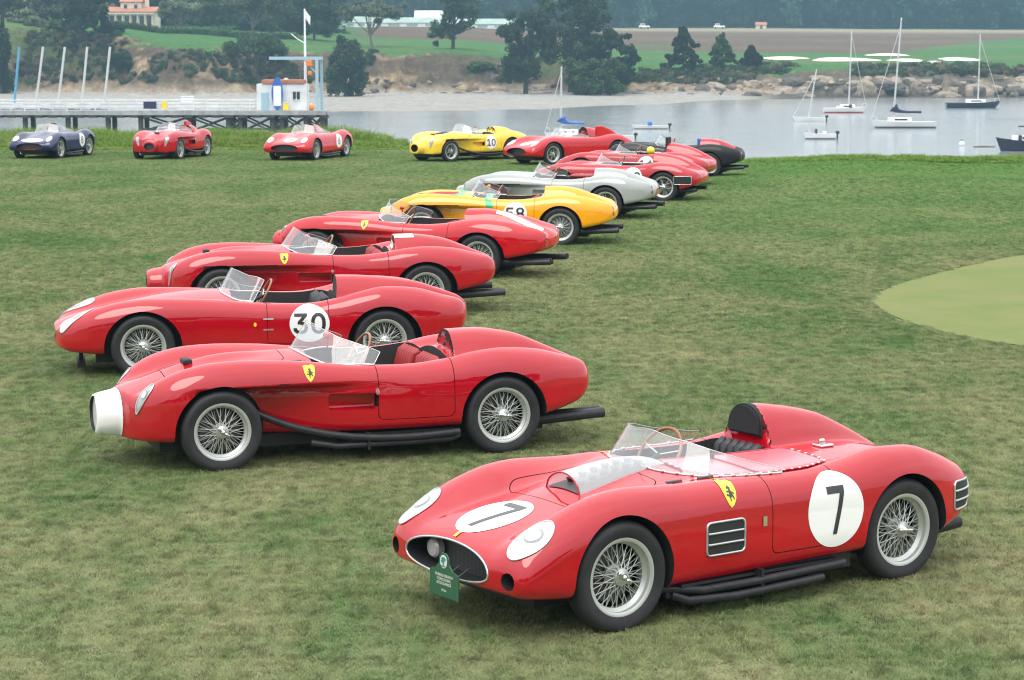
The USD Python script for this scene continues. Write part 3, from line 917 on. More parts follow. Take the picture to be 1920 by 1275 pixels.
def lawn_z(x, y):
    x, y = np.asarray(x, float), np.asarray(y, float)
    e = edge_y(x)
    # gentle swells on the open turf to the right, a low bank under the rough grass on the left
    sw = np.clip((x - 3.2 - .02 * y) / 4, 0, 1) * np.clip((y - 30) / 12, 0, 1)
    z = sw * (.13 * np.sin(y * .33 + x * .22) + .07 * np.sin(y * .61 - x * .35 + 1))
    left = np.clip((-x - 3.2) / 2.5, 0, 1)
    z = z + left * .22 * np.exp(-((y - 78.2) / 1.7) ** 2)
    z = z + .012 * (meshkit.noise(np.stack([x * 2.2, y * 2.2, 0 * x], -1)) - .5) * (y < 60)
    over = np.maximum(y - e, 0)
    return z - np.minimum(over * .55, 3.0) - np.minimum(np.maximum(over - 5, 0) * .4, 6.5)


def grass_look(name, green, straw, lush, bias=0.0, blade=False, scale=1.0):
    """Colour from patches in the turf: green, dry straw, and lush towards the far right and the shore."""
    n = {
        'g': ('geometry', {}), 'sp': ('separate_xyz', {}),
        'mp': ('mapping', {'scale': (1.0, 0.55, 1.0)}),
        'n1': ('noise_texture', {'scale': .42 * scale, 'detail': 5.0, 'roughness': .62, 'distortion': .6}),
        'n2': ('noise_texture', {'scale': 3.4 * scale, 'detail': 5.0, 'roughness': .65, 'distortion': .4}),
        'n3': ('noise_texture', {'scale': 26.0, 'detail': 3.0, 'roughness': .6}),
        'a1': ('math', {'math_type': 'multiply_add', 'value2': .85, 'value3': -.13 + bias}),
        'a2': ('math', {'math_type': 'multiply_add', 'value2': .55}),
        'a3': ('math', {'math_type': 'multiply_add', 'value2': .30}),
        'r': ('rgb_ramp', {'ramp': [(.56, green), (.72, tuple(.5 * (a + b) for a, b in zip(green, straw))), (.90, straw)]}),
        'far': ('map_range', {'from_min': 30.0, 'from_max': 70.0, 'to_min': 0.0, 'to_max': 0.8, 'clamp': True}),
        'rt': ('map_range', {'from_min': -4.0, 'from_max': 8.0, 'to_min': 0.35, 'to_max': 1.0, 'clamp': True}),
        'fm': ('math', {'math_type': 'multiply'}),
        'mx': ('mix', {'color2': lush}),
        'p': ('principled_bsdf', {'roughness': .75, 'specular_ior_level': .25}),
    }
    L = [('g.position', 'mp.vector'), ('mp.vector', 'n1.vector'), ('mp.vector', 'n2.vector'), ('g.position', 'n3.vector'), ('n1.fac', 'a1.value1'), ('n2.fac', 'a2.value1'), ('a1.value', 'a2.value3'),
         ('n3.fac', 'a3.value1'), ('a2.value', 'a3.value3'), ('a3.value', 'r.fac'), ('g.position', 'sp.vector'), ('sp.y', 'far.value'), ('sp.x', 'rt.value'), ('far.result', 'fm.value1'), ('rt.result', 'fm.value2'),
         ('fm.value', 'mx.fac'), ('r.color', 'mx.color1')]
    if blade:
        n['hv'] = ('map_range', {'to_min': .70, 'to_max': 1.35}); n['n4'] = ('noise_texture', {'scale': 8.0, 'detail': 3.5, 'roughness': .65}); n['v4'] = ('map_range', {'from_min': .34, 'from_max': .60, 'to_min': .56, 'to_max': 1.20, 'clamp': True}); n['vm'] = ('math', {'math_type': 'multiply'})
        n['hs'] = ('hsv', {})
        n['tr'] = ('translucent_bsdf', {}); n['ms'] = ('mix_closure', {'fac': .28})
        L += [('g.random_per_island', 'hv.value'), ('mp.vector', 'n4.vector'), ('n4.fac', 'v4.value'), ('hv.result', 'vm.value1'), ('v4.result', 'vm.value2'), ('vm.value', 'hs.value'), ('mx.color', 'hs.color'), ('hs.color', 'p.base_color'), ('hs.color', 'tr.color'), ('p.BSDF', 'ms.closure1'), ('tr.BSDF', 'ms.closure2')]
        return look(name, n, L, 'ms.closure')
    n['bn'] = ('bump', {'strength': .9, 'distance': .03}); L += [('n3.fac', 'bn.height'), ('bn.normal', 'p.normal'), ('mx.color', 'p.base_color')]
    return look(name, n, L, 'p.BSDF')


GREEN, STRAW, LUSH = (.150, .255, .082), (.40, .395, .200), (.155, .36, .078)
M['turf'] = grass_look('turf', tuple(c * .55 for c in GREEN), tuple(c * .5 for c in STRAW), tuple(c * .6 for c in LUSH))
M['blade'] = grass_look('grass_blades', GREEN, STRAW, LUSH, blade=True)
M['green'] = look('putting_green_turf', {
    'g': ('geometry', {}), 'n1': ('noise_texture', {'scale': .9, 'detail': 5.0, 'roughness': .6}), 'n2': ('noise_texture', {'scale': 30.0, 'detail': 3.0}),
    'a': ('math', {'math_type': 'multiply_add', 'value2': .35}), 'm': ('math', {'math_type': 'multiply', 'value2': .7}), 'r': ('rgb_ramp', {'ramp': [(.30, (.10, .155, .028)), (.62, (.155, .170, .052)), (.80, (.215, .19, .08))]}),
    'b': ('bump', {'strength': .5, 'distance': .01}), 'p': ('principled_bsdf', {'roughness': .8, 'specular_ior_level': .25})},
    [('g.position', 'n1.vector'), ('g.position', 'n2.vector'), ('n1.fac', 'm.value1'), ('n2.fac', 'a.value1'), ('m.value', 'a.value3'), ('a.value', 'r.fac'), ('r.color', 'p.base_color'), ('n2.fac', 'b.height'), ('b.normal', 'p.normal')], 'p.BSDF')


def grid_mesh(xs, ys, fz):
    X, Y = np.meshgrid(xs, ys)
    Z = fz(X, Y)
    n = len(xs)
    v = np.stack([X, Y, Z], -1).reshape(-1, 3)
    i = (np.arange(len(ys) - 1)[:, None] * n + np.arange(n - 1)[None]).ravel()
    return v, np.stack([i, i + 1, i + n + 1, i + n], 1)


xs = np.concatenate([np.linspace(-160, -26, 30)[:-1], np.linspace(-26, 26, 190), np.linspace(26, 160, 30)[1:]])
ys = np.concatenate([np.linspace(-160, 0, 24)[:-1], np.linspace(0, 9, 10)[:-1], np.linspace(9, 62, 240)[:-1], np.linspace(62, 86, 120)[:-1], np.linspace(86, 112, 20)])
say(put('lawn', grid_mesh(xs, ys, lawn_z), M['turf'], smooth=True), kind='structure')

gp = np.array([on_ground(*p)[:2] for p in ((1920, 652), (1850, 640), (1762, 617), (1685, 596), (1643, 577), (1636, 562), (1660, 543), (1720, 523), (1790, 508), (1860, 497), (1920, 490))])
gp = np.vstack([gp, [(10.5, 37.2), (13.5, 36.2), (15.5, 32), (14.0, 27.5), (10.0, 24.6), (7.4, 24.5)]])
tck, _ = splprep(np.vstack([gp, gp[:1]]).T, s=0.05, per=True)
GREEN_POLY = sg.Polygon(np.stack(splev(np.linspace(0, 1, 160, endpoint=False), tck), 1)).buffer(0)
p2, f2 = trimesh.creation.triangulate_polygon(GREEN_POLY, engine='earcut')
p3, f2 = trimesh.remesh.subdivide_to_size(np.column_stack([p2, np.zeros(len(p2))]), f2, .5, max_iter=12)
p3[:, 2] = lawn_z(p3[:, 0], p3[:, 1]) + .010
say(put('putting_green', (p3, f2), M['green'], smooth=True), kind='structure')


# grass blades: small mown tiles, scattered by the instancer
def grass_tile(size, n, hmin, hmax, w, seed, lean=.8):
    r = np.random.default_rng(seed)
    x, y = r.uniform(-size / 2, size / 2, (2, n))
    tuft = meshkit.noise(np.stack([x * 14 + seed, y * 14, 0 * x], -1))
    h = (hmin + (hmax - hmin) * r.random(n)) * (.55 + .9 * tuft)
    a = r.uniform(0, 2 * np.pi, n); d = r.uniform(0, 2 * np.pi, n)
    ln = lean * h * r.uniform(.2, 1.4, n)
    ww = w * r.uniform(.6, 1.3, n)
    c, s = np.cos(a) * ww, np.sin(a) * ww
    b = np.stack([x, y, 0 * x - .004], -1)
    off = np.stack([c, s, 0 * c], -1)
    mid = b + np.stack([np.cos(d) * ln * .35, np.sin(d) * ln * .35, h * .62], -1)
    tip = b + np.stack([np.cos(d) * ln, np.sin(d) * ln, h], -1)
    v = np.stack([b - off, b + off, mid + off * .7, mid - off * .7, tip], 1).reshape(-1, 3)
    k = np.arange(n)[:, None] * 5
    f = np.concatenate([k + [0, 1, 2], k + [0, 2, 3], k + [3, 2, 4]], 0)
    return v, f


def instancer(name, protos, mat, pos, idx, ang, scl, label, category, normals=None):
    pi = UsdGeom.PointInstancer.Define(stage, '/World/' + name)
    for i, (v, f) in enumerate(protos):
        m = put(f'tuft' if name != 'forest' else 'tree', (v, f), mat[i] if isinstance(mat, list) else mat, pi.GetPrim())
        pi.CreatePrototypesRel().AddTarget(m.GetPath())
    pi.CreatePositionsAttr(Vt.Vec3fArray.FromNumpy(np.ascontiguousarray(pos, np.float32)))
    pi.CreateProtoIndicesAttr(Vt.IntArray.FromNumpy(np.ascontiguousarray(idx, np.int32)))
    q = []
    for i_q, a in enumerate(ang):
        g_ = Gf.Rotation(Gf.Vec3d(0, 0, 1), math.degrees(a))
        if normals is not None: g_ = g_ * Gf.Rotation(Gf.Vec3d(0, 0, 1), Gf.Vec3d(*map(float, normals[i_q])))
        g_ = g_.GetQuat(); im_ = g_.GetImaginary(); q.append(Gf.Quath(float(g_.GetReal()), float(im_[0]), float(im_[1]), float(im_[2])))
    pi.CreateOrientationsAttr(Vt.QuathArray(q))
    pi.CreateScalesAttr(Vt.Vec3fArray.FromNumpy(np.ascontiguousarray(scl, np.float32)))
    return say(pi.GetPrim(), label, category, kind='stuff')


rg = np.random.default_rng(5)
P, I, A_, S_ = [], [], [], []
near = [grass_tile(.5, 2000, .010, .030, .0030, k, lean=1.3) for k in range(4)]
farp = [grass_tile(.6, 1300, .014, .036, .006, 10 + k, lean=1.2) for k in range(3)]
mini = [grass_tile(.16, 240, .012, .030, .0040, 20 + k, lean=1.0) for k in range(2)]
GB = GREEN_POLY.buffer(.45); GIN = GREEN_POLY.buffer(.03)


def scatter(y0, y1, size, ids):
    for yy in np.arange(y0, y1, size):
        half = .236 * (yy + size) + .8
        for xx in np.arange(-half, half, size):
            c = (xx + rg.uniform(-.08, .08) * size, yy + rg.uniform(-.08, .08) * size)
            if yy > edge_y(xx) - .3: continue
            if 23 < yy < 40 and xx > 3 and GB.contains(sg.Point(c)): continue
            P.append(c); I.append(rg.choice(ids)); S_.append((1.1, 1.1, rg.uniform(.85, 1.25))); A_.append(rg.integers(0, 4) * math.pi / 2 + rg.uniform(-.05, .05))


scatter(9.0, 27.0, .5, [0, 1, 2, 3])
scatter(27.0, 79.0, .6, [4, 5, 6])
band = GREEN_POLY.buffer(.80).difference(GIN)
for yy in np.arange(23, 40, .15):
    for xx in np.arange(4, min(13, .236 * yy + 1.2), .15):
        if shapely.contains_xy(band, xx, yy):
            P.append((xx, yy)); I.append(rg.integers(7, 9)); S_.append((1.1, 1.1, rg.uniform(.9, 1.4))); A_.append(rg.uniform(0, 6.28))
P = np.array(P); pz = lawn_z(P[:, 0], P[:, 1])
gxn = (lawn_z(P[:, 0] + .25, P[:, 1]) - lawn_z(P[:, 0] - .25, P[:, 1])) / .5; gyn = (lawn_z(P[:, 0], P[:, 1] + .25) - lawn_z(P[:, 0], P[:, 1] - .25)) / .5
instancer('grass', near + farp + mini, M['blade'], np.column_stack([P, pz + .002]), I, A_, S_, 'short mown grass in green and straw patches over the whole lawn', 'grass', np.column_stack([-gxn, -gyn, np.ones(len(P))]))

# rough grass on the bank along the left verge
M['rough'] = grass_look('rough_grass_blades', (.20, .36, .06), (.34, .38, .12), (.22, .38, .07), blade=True, bias=-.05)
rough = [grass_tile(1.0, 900, .10, .30, .012, 30 + k, lean=.6) for k in range(3)]
P2 = []
for xx in np.arange(-24, -2.6, .6):
    for yy in np.arange(75.6, 80.4, .6):
        P2.append((xx + rg.uniform(-.2, .2), yy + rg.uniform(-.2, .2)))
P2 = np.array(P2); hs = np.clip((-P2[:, 0] - 2.6) / 3.0, .25, 1) * np.clip((P2[:, 1] - 75.0) / 1.8, .3, 1) * rg.uniform(.6, 1.25, len(P2)) * (.6 + .9 * meshkit.noise(np.stack([P2[:, 0] * .5, P2[:, 1] * .5, 0 * P2[:, 0]], -1)))
P3 = []
for xx in np.arange(3, 22, .6):
    for k in range(2):
        P3.append((xx + rg.uniform(-.2, .2), float(edge_y(np.array(xx))) - .2 - .5 * k))
P3 = np.array(P3); hs3 = rg.uniform(.18, .5, len(P3))
PP = np.vstack([P2, P3]); hh_ = np.concatenate([hs, hs3])
instancer('rough_grass', rough, M['rough'], np.column_stack([PP, lawn_z(PP[:, 0], PP[:, 1])]), rg.integers(0, 3, len(PP)), rg.uniform(0, 6.28, len(PP)), np.column_stack([np.ones(len(PP)), np.ones(len(PP)), hh_]),
          'long bright green grass along the seaward edge of the lawn', 'grass')

# water
M['water'] = look('sea_water', {
    'g': ('geometry', {}), 'mp': ('mapping', {'scale': (.30, .85, 1)}), 'n': ('noise_texture', {'scale': .9, 'detail': 4.0, 'roughness': .55}), 'n2': ('noise_texture', {'scale': .06, 'detail': 2.0}),
    'mm': ('math', {'math_type': 'multiply'}), 'b': ('bump', {'strength': .55, 'distance': .30}),
    'p': ('principled_bsdf', {'base_color': (.12, .13, .13), 'roughness': .12, 'ior': 1.33, 'specular_ior_level': .5})},
    [('g.position', 'mp.vector'), ('mp.vector', 'n.vector'), ('g.position', 'n2.vector'), ('n.fac', 'mm.value1'), ('n2.fac', 'mm.value2'), ('mm.value', 'b.height'), ('b.normal', 'p.normal')], 'p.BSDF')
say(put('sea', grid_mesh(np.linspace(-900, 900, 19), np.linspace(82, 560, 12), lambda x, y: 0 * x + WATER), M['water'], smooth=True), kind='structure')

# far shore: heights read off along eleven bearings
W_ = None
COLS = {
    -200: [(436, W_), (444, 172), (458, 128), (474, 80), (486, 52), (505, 40), (560, 26), (700, 8), (1000, -6), (1900, -40)],
    0: [(440, W_), (448, 172), (461, 130), (476, 82), (486, 55), (503, 42), (560, 28), (700, 10), (1000, 0), (1900, -40)],
    200: [(442, W_), (450, 170), (463, 130), (479, 86), (492, 64), (510, 53), (540, 48), (600, 38), (800, 20), (1100, 5), (1900, -40)],
    330: [(444, W_), (453, 170), (465, 132), (477, 94), (484, 84), (502, 74), (530, 63), (560, 57), (620, 48), (800, 30), (1100, 12), (1900, -35)],
    520: [(446, W_), (456, 170), (469, 132), (481, 108), (488, 95), (520, 80), (560, 67), (620, 58), (800, 40), (1100, 20), (1900, -30)],
    700: [(448, W_), (455, 172), (467, 138), (479, 110), (486, 100), (520, 89), (570, 76), (640, 63), (760, 52), (900, 45), (1200, 25), (1900, -28)],
    850: [(450, W_), (456, 174), (469, 142), (481, 112), (488, 99), (530, 87), (580, 77), (660, 63), (780, 52), (900, 46), (1200, 25), (1900, -28)],
    1000: [(452, W_), (458, 174), (467, 164), (481, 132), (494, 112), (540, 99), (600, 85), (700, 67), (800, 57), (930, 50), (1250, 25), (1900, -25)],
    1180: [(455, W_), (462, 172), (470, 164), (488, 140), (502, 119), (540, 106), (600, 92), (740, 70), (900, 55), (1250, 26), (1900, -25)],
    1420: [(458, W_), (462, 172), (467, 162), (476, 140), (490, 124), (520, 116), (560, 106), (700, 80), (900, 55), (1250, 26), (1900, -25)],
    1650: [(458, W_), (461, 168), (465, 150), (471, 136), (490, 127), (520, 118), (560, 107), (700, 82), (900, 57), (1250, 27), (1900, -25)],
    1920: [(458, W_), (461, 166), (465, 148), (471, 136), (490, 127), (520, 117), (580, 100), (660, 86), (800, 68), (900, 58), (1250, 28), (1900, -25)],
    2300: [(458, W_), (461, 166), (465, 148), (471, 136), (490, 127), (520, 115), (580, 95), (660, 80), (800, 64), (900, 56), (1250, 28), (1900, -25)],
}
KNEE = {-200: 486, 0: 486, 200: 492, 330: 477, 520: 488, 700: 486, 850: 488, 1000: 494, 1180: 488, 1420: 476, 1650: 471, 1920: 471, 2300: 471}
SHORE = {-200: 350, 0: 352, 200: 356, 330: 358, 520: 360, 700: 362, 850: 365, 1000: 374, 1180: 402, 1420: 446, 1650: 457, 1920: 457, 2300: 457}
for c_, st in list(COLS.items()):
    kn = KNEE[c_]; low = [q for q in st[1:] if q[0] < kn - .5]; rest = [q for q in st if q[0] >= kn - .5]
    wid = 14.0 if c_ < 1300 else 9.0
    new = [(SHORE[c_], None)]
    base_d = kn - wid - 1.0
    zb = WATER + (.55 if c_ < 1300 else .25)
    if base_d > SHORE[c_] + 3: new.append((base_d, Y_HORIZON + (CAM_H - zb) / base_d * F_PX))
    d0_ = low[0][0]
    for dd_, yy_ in low:
        nd = kn - wid * (kn - dd_) / (kn - d0_)
        if nd > new[-1][0] + .4: new.append((nd, yy_))
    COLS[c_] = new + rest
CP = np.array(sorted(COLS)); CT = (CP - CX) / F_PX
CFN = [PchipInterpolator([330] + [d for d, _ in COLS[c]], [-8.0] + [(WATER + .05 if y is None else CAM_H + (Y_HORIZON - y) / F_PX * d) for d, y in COLS[c]]) for c in CP]


def far_z(x, y, rough=True):
    x, y = np.asarray(x, float), np.asarray(y, float)
    t = x / y
    d = y.copy()
    if rough:
        amp = np.clip((d - 446) / 12, 0, 1) * np.clip((505 - d) / 14, 0, 1)
        n = meshkit.fbm(np.stack([x / 17, y / 40, 0 * x + 3.3], -1), 5) - .5
        n2 = np.abs(meshkit.fbm(np.stack([x / 6.5, y / 26, 0 * x + 8.1], -1), 4) - .5)
        d = d + amp * (15 * n - 15 * n2 + 1.8)
        d = d + amp * 5.0 * (np.abs(meshkit.fbm(np.stack([x / 2.4, y / 7, 0 * x + 5.5], -1), 3) - .5) * -2 + .35)
    shape = np.broadcast(t, d).shape
    zc = np.stack([c(np.clip(d, 330, 1900)) for c in CFN], -1)
    k = np.clip(np.searchsorted(CT, t) - 1, 0, len(CT) - 2)
    w = np.clip((t - CT[k]) / (CT[k + 1] - CT[k]), 0, 1); w = w * w * (3 - 2 * w)
    z = np.take_along_axis(zc, k[..., None], -1)[..., 0] * (1 - w) + np.take_along_axis(zc, k[..., None] + 1, -1)[..., 0] * w
    if rough:
        z = z + np.clip((z - WATER - .6) / 2, 0, 1) * np.clip((500 - y) / 20, 0, 1) * (1.3 + 1.6 * np.clip((t - .09) / .03, 0, 1)) * (meshkit.fbm(np.stack([x / 3.2, y / 3.2, z / 3.0], -1), 4) - .5)
    return z


tt = np.linspace(-.42, .42, 640)
dd = np.concatenate([np.arange(340, 446, 3.0), np.arange(446, 500, .55), np.arange(500, 620, 3.0), np.geomspace(620, 1900, 60)])
T_, D_ = np.meshgrid(tt, dd)
FX, FY = T_ * D_, D_
FZ = far_z(FX, FY)
gx = np.gradient(FZ, axis=0) / np.gradient(FY, axis=0)
gt = np.gradient(FZ, axis=1) / np.gradient(FX, axis=1)
slope = np.sqrt(gx ** 2 + gt ** 2)
PXc = CX + F_PX * T_


def lerp(a, b, w): return a + (np.asarray(b, float) - a) * np.clip(w, 0, 1)[..., None]


def sm(x, a, b):
    w = np.clip((x - a) / (b - a), 0, 1); return w * w * (3 - 2 * w)


nzA = meshkit.fbm(np.stack([FX / 9, FY / 9, FZ / 5], -1), 4); nzB = meshkit.fbm(np.stack([FX / 2.6, FY / 3, FZ / 1.6 + 9], -1), 3); nzC = meshkit.fbm(np.stack([FX / 40, FY / 25, FZ * 0 + 4], -1), 3)
col = np.zeros(FX.shape + (3,)) + np.array([.048, .135, .030])                       # turf on the headland
col = lerp(col, (.105, .13, .04), sm(nzC, .52, .70) * .6)
field = sm(PXc, 640, 720) * sm(FY + 18 * (nzC - .5), 585, 600) * (1 - sm(FY, 905, 925))
green_r = sm(PXc - 1640 + (nzC - .5) * 60, 0, 120) * (1 - sm(FY - (560 + (PXc - 1600) * .62), 0, 22))
soil = np.zeros_like(col) + np.array([.105, .070, .044])
soil = lerp(soil, (.135, .10, .066), sm(np.sin(FY / 13 + nzC * 5) * .5 + nzA * .6, .45, .95) * .8)
soil = lerp(soil, (.26, .225, .15), sm(FY, 820, 890))
soil = lerp(soil, (.075, .105, .045), (1 - sm(np.abs(FY - 625), 12, 26)) * sm(PXc, 1000, 1120) * (1 - sm(PXc, 1260, 1340)) * .8)
col = lerp(col, soil, field * (1 - green_r))
col = lerp(col, (.045, .06, .030), sm(FY, 915, 940))
knee = np.interp(PXc, sorted(KNEE), [KNEE[q] + 1 for q in sorted(KNEE)]) + 9 * (nzC - .5) + 6 * (nzA - .5)
cliff = np.maximum(1 - sm(FY, knee - 2.0, knee + .6), sm(slope, .42, .62) * (FY < 498))
rock = np.zeros_like(col) + np.array([.20, .140, .085])
rock = lerp(rock, (.33, .26, .17), sm(nzB, .52, .68))
rock = lerp(rock, (.095, .066, .045), sm(nzB, .46, .34))
brush = np.zeros_like(col) + np.array([.088, .066, .046])
brush = lerp(brush, (.075, .095, .035), sm(nzC + nzA * .5, .72, .9))
face = lerp(rock, brush, sm(nzA + .35 * nzC + (FZ - WATER) * .008 + np.where(PXc < 450, .04, 0.0), .60, .72))
low = 1 - sm(FZ - WATER, 1.2, 3.2)
face = lerp(face, np.array([.27, .22, .165]) * (.7 + .6 * nzB[..., None]), low * sm(nzA, .38, .5))
rightcliff = sm(PXc, 1380, 1500)
face = lerp(face, np.array([.25, .215, .165]) * np.clip(.15 + 1.7 * (nzB[..., None] - .25) + .5 * (nzA[..., None] - .4), .25, 1.3), rightcliff * (1 - sm(FZ - WATER, 3.4, 4.6)) * .9)
face = lerp(face, np.array([.10, .08, .065]), rightcliff * sm(FZ - WATER, 3.2, 4.4) * sm(nzA, .38, .46))
col = lerp(col, face, np.maximum(cliff, (1 - sm(FZ - WATER, 2.0, 3.0)) * (FY < 520)))
col = lerp(col, np.array([.30, .29, .265]) * (.85 + .3 * nzB[..., None]), (1 - sm(FZ - WATER, .62, 1.1)) * (1 - rightcliff) * (FY < 500))
col = lerp(col, np.array([.075, .065, .055]), (1 - sm(FZ - WATER, .35 + .5 * nzA, .8 + .8 * nzA)) * rightcliff * (FY < 500))
M['land'] = look('far_land', {'at': ('attribute', {'attribute': 'tint'}), 'g': ('geometry', {}), 'n': ('noise_texture', {'scale': .9, 'detail': 5.0, 'roughness': .65}), 'r': ('rgb_ramp', {'ramp': [(.3, (.72, .72, .72)), (.7, (1.3, 1.28, 1.25))]}),
    'mu': ('mix', {'mix_type': 'multiply', 'fac': 1.0}), 'b': ('bump', {'strength': .9, 'distance': .9}), 'p': ('principled_bsdf', {'roughness': .9, 'specular_ior_level': .15})},
    [('g.position', 'n.vector'), ('n.fac', 'r.fac'), ('at.color', 'mu.color1'), ('r.color', 'mu.color2'), ('mu.color', 'p.base_color'), ('n.fac', 'b.height'), ('b.normal', 'p.normal')], 'p.BSDF')
n = len(tt)
i_ = (np.arange(len(dd) - 1)[:, None] * n + np.arange(n - 1)[None]).ravel()
say(put('headland', (np.stack([FX, FY, FZ], -1).reshape(-1, 3), np.stack([i_, i_ + 1, i_ + n + 1, i_ + n], 1)), M['land'], smooth=True, color=col.reshape(-1, 3)), kind='structure')


def shore_point(px, d, dz=0.0):
    x = (px - CX) / F_PX * d
    return np.array([x, d, float(far_z(np.array([x]), np.array([float(d)]))[0]) + dz])
P_SCREEN = [(-.10, .60, .10), (.06, .55, .15), (.26, .42, .21), (.39, .22, .225), (.43, 0, .23), (.39, -.22, .225), (.26, -.42, .21), (.06, -.55, .15), (-.10, -.60, .10)]
E_SCREEN = [(-.20, .60, .03), (.05, .575, .085), (.28, .50, .155), (.45, .32, .21), (.52, 0, .235), (.45, -.32, .235), (.28, -.52, .21), (.0, -.60, .15), (-.50, -.62, .07)]
T_SCREEN = [(.10, .56, .22), (.22, .50, .25), (.33, .36, .25), (.39, .18, .24), (.39, 0, .22), (.36, -.2, .15), (.28, -.38, .10), (.12, -.52, .06), (-.05, -.58, .04)]


def car(front, rear, kind, paint, label, near=False, **o):
    sp = dict(front=front, rear=rear, kind=kind, paint=paint, label=label, near=near, **o)
    c = Builder(sp); c.base()
    return c


def dress_pontoon(c, badge=True, seat='leather_red', screen=P_SCREEN, steer=True, noselamp=True):
    c.headlights(1.735, .475, .60, (.70, .30, .62), (-.62, .12, .72), .135, .062)
    c.windscreen(screen, .23, .14)
    c.seat(-.66, .27, M[seat]); c.seat(-.66, -.27, M[seat])
    if steer: c.steering(-.06, .28, .86)
    c.dash()
    c.exhausts('pontoon')
    c.tail_lamps([(.36, .66), (.38, .545)], .032)
    c.back('tail_panel_lamp', ellipse(.022, .022, 14), 0, .60, M['chrome'], .006)
    if badge: c.badge(.46, .775, .085)
    c.add('mirror', join(rbox(.10, .15, -.055, .055, .965, 1.02, .02, 8), tube([(.125, 0, .88), (.125, 0, .97)], .008, 6)), c.paint, smooth=40)
    c.add('scoop_mouth', rbox(1.27, 1.345, -.075, .075, c.b.zat(1.30, 0) - .02, c.b.zat(1.30, 0) + .028, .014, 8), M['black'])
    q = revolve_y([(0, .03), (.05, .028), (.062, .012), (.062, 0), (0, 0)], 28)
    q.apply_transform(trimesh.transformations.rotation_matrix(math.pi / 2, [1, 0, 0])); q.apply_translation((-1.25, -.28, c.b.zat(-1.25, -.28) - .004))
    c.add('filler_cap', q, M['chrome'], smooth=35)
    for sy in (1, -1):
        c.side('door_latch', ellipse(.016, .03, 16), -.09, .60, M['chrome'], .012, sy < 0)
    for x_ in (.62, .50):
        c.add('bonnet_clip', rbox(x_ - .06, x_ + .06, .36 - .012, .36 + .012, c.b.zat(x_, .36) - .002, c.b.zat(x_, .36) + .012, .005, 6), M['hub_dark'])


# --- nearest on the right: number 7
c7 = car((1163, 1183), (1688, 1085), 'envelope', 'red', 'red race car number 7 with white roundels, black headrest and green plaque at its nose', True)
c7.headlights(1.725, .585, .575, (.72, .14, .62), (-.66, .06, .72), .165, .098, 'oval')
bt, tp = c7.windscreen([(a_, b_, .88 * q_) for a_, b_, q_ in E_SCREEN], .20, .12, base_r=.007)
for p in bt[2:-2:2]:
    c7.add('screen_rivet', rbox(p[0] - .012, p[0] + .012, p[1] - .012, p[1] + .012, p[2] - .004, p[2] + .011, .004, 6), M['chrome'])
c7.seat(-.62, -.30, M['leather_black']); c7.steering(.06, -.30, .80, tilt=.55)
c7.dash(.27, .72)
c7.exhausts('envelope')
c7.tail_lamps([(.36, .58), (.36, .47)], .03)
c7.badge(.325, .735, .098, tilt=.12)
c7.roundel(-.53, .545, .235, .235, '7', .30, kx=.66)
o = c7.roof('roundel', ellipse(.215, .25, 56), 1.60, .0, M['white'], .0025)
c7.roof('number', shapely.affinity.scale(SEVEN, .36 * .72, .36, origin=(0, 0)), 1.60, .0, M['number_black'], .005, parent=o)
c7.roof('nose_emblem', sg.box(-.014, -.022, .014, .022), 1.875, .0, M['badge'], .005)
c7.louvre_vent(.235, .545, .385, .585, 2)
c7.louvre_vent(-1.875, -1.635, .41, .60, 2, taper=0.12, name='tail_vent')
# tonneau over the passenger side, with snaps and zip
ton = sg.Polygon([(-.01, -.33), (.30, -.36), (.50, -.24), (.575, .05), (.57, .45), (.52, .66), (.36, .75), (.10, .76), (-.01, .76)]).buffer(-.04).buffer(.04)
tn = c7.dec('tonneau_cover', ton, (0, 0, .6), (0, 1, 0), (-1, 0, 0), M['tonneau'], .008, size=.03)
rim = np.array([ton.exterior.interpolate(t, normalized=True).coords[0] for t in np.linspace(0, 1, 46, endpoint=False)])
for q in c7.b.trace(rim, (0, 0, .6), np.array([0, 1., 0]), np.array([-1., 0, 0]), .009):
    if q[1] > .06:
        c7.add('snap', rbox(q[0] - .010, q[0] + .010, q[1] - .010, q[1] + .010, q[2] - .004, q[2] + .008, .004, 6), M['chrome'], tn)
zp = c7.b.trace(np.stack([np.linspace(.10, .56, 14), np.full(14, .06)], 1), (0, 0, .6), np.array([0, 1., 0]), np.array([-1., 0, 0]), .012)
c7.add('zip', tube(zp, .006, 6), M['leather_red'], tn, smooth=True)
c7.add('zip_pull', rbox(-.075, -.045, .08, .105, zp[0, 2] - .004, zp[0, 2] + .03, .009, 8), M['black'], tn)
hem = c7.b.trace(np.vstack([rim, rim[:1]]), (0, 0, .6), np.array([0, 1., 0]), np.array([-1., 0, 0]), .009)
c7.add('hem', tube(hem[:-1], .006, 5, closed=True), M['red'], tn, smooth=True)
# padded headrest in front of its fairing
hp = sg.Polygon([(-.165, 0), (.165, 0)] + [(.165 * math.cos(t), .055 + .145 * math.sin(t)) for t in np.linspace(0, math.pi, 26)]).buffer(.0)
hm = trimesh.creation.extrude_polygon(hp.buffer(-.012), .075, engine='earcut')
hm = join(hm, trimesh.creation.extrude_polygon(hp, .045, engine='earcut').apply_translation((0, 0, .015)))
hm.apply_transform(np.array([[0, 0, 1, -.775], [1, 0, 0, -.33], [0, 1, 0, .862], [0, 0, 0, 1]]))
c7.add('headrest', hm, M['fabric_black'], smooth=40)
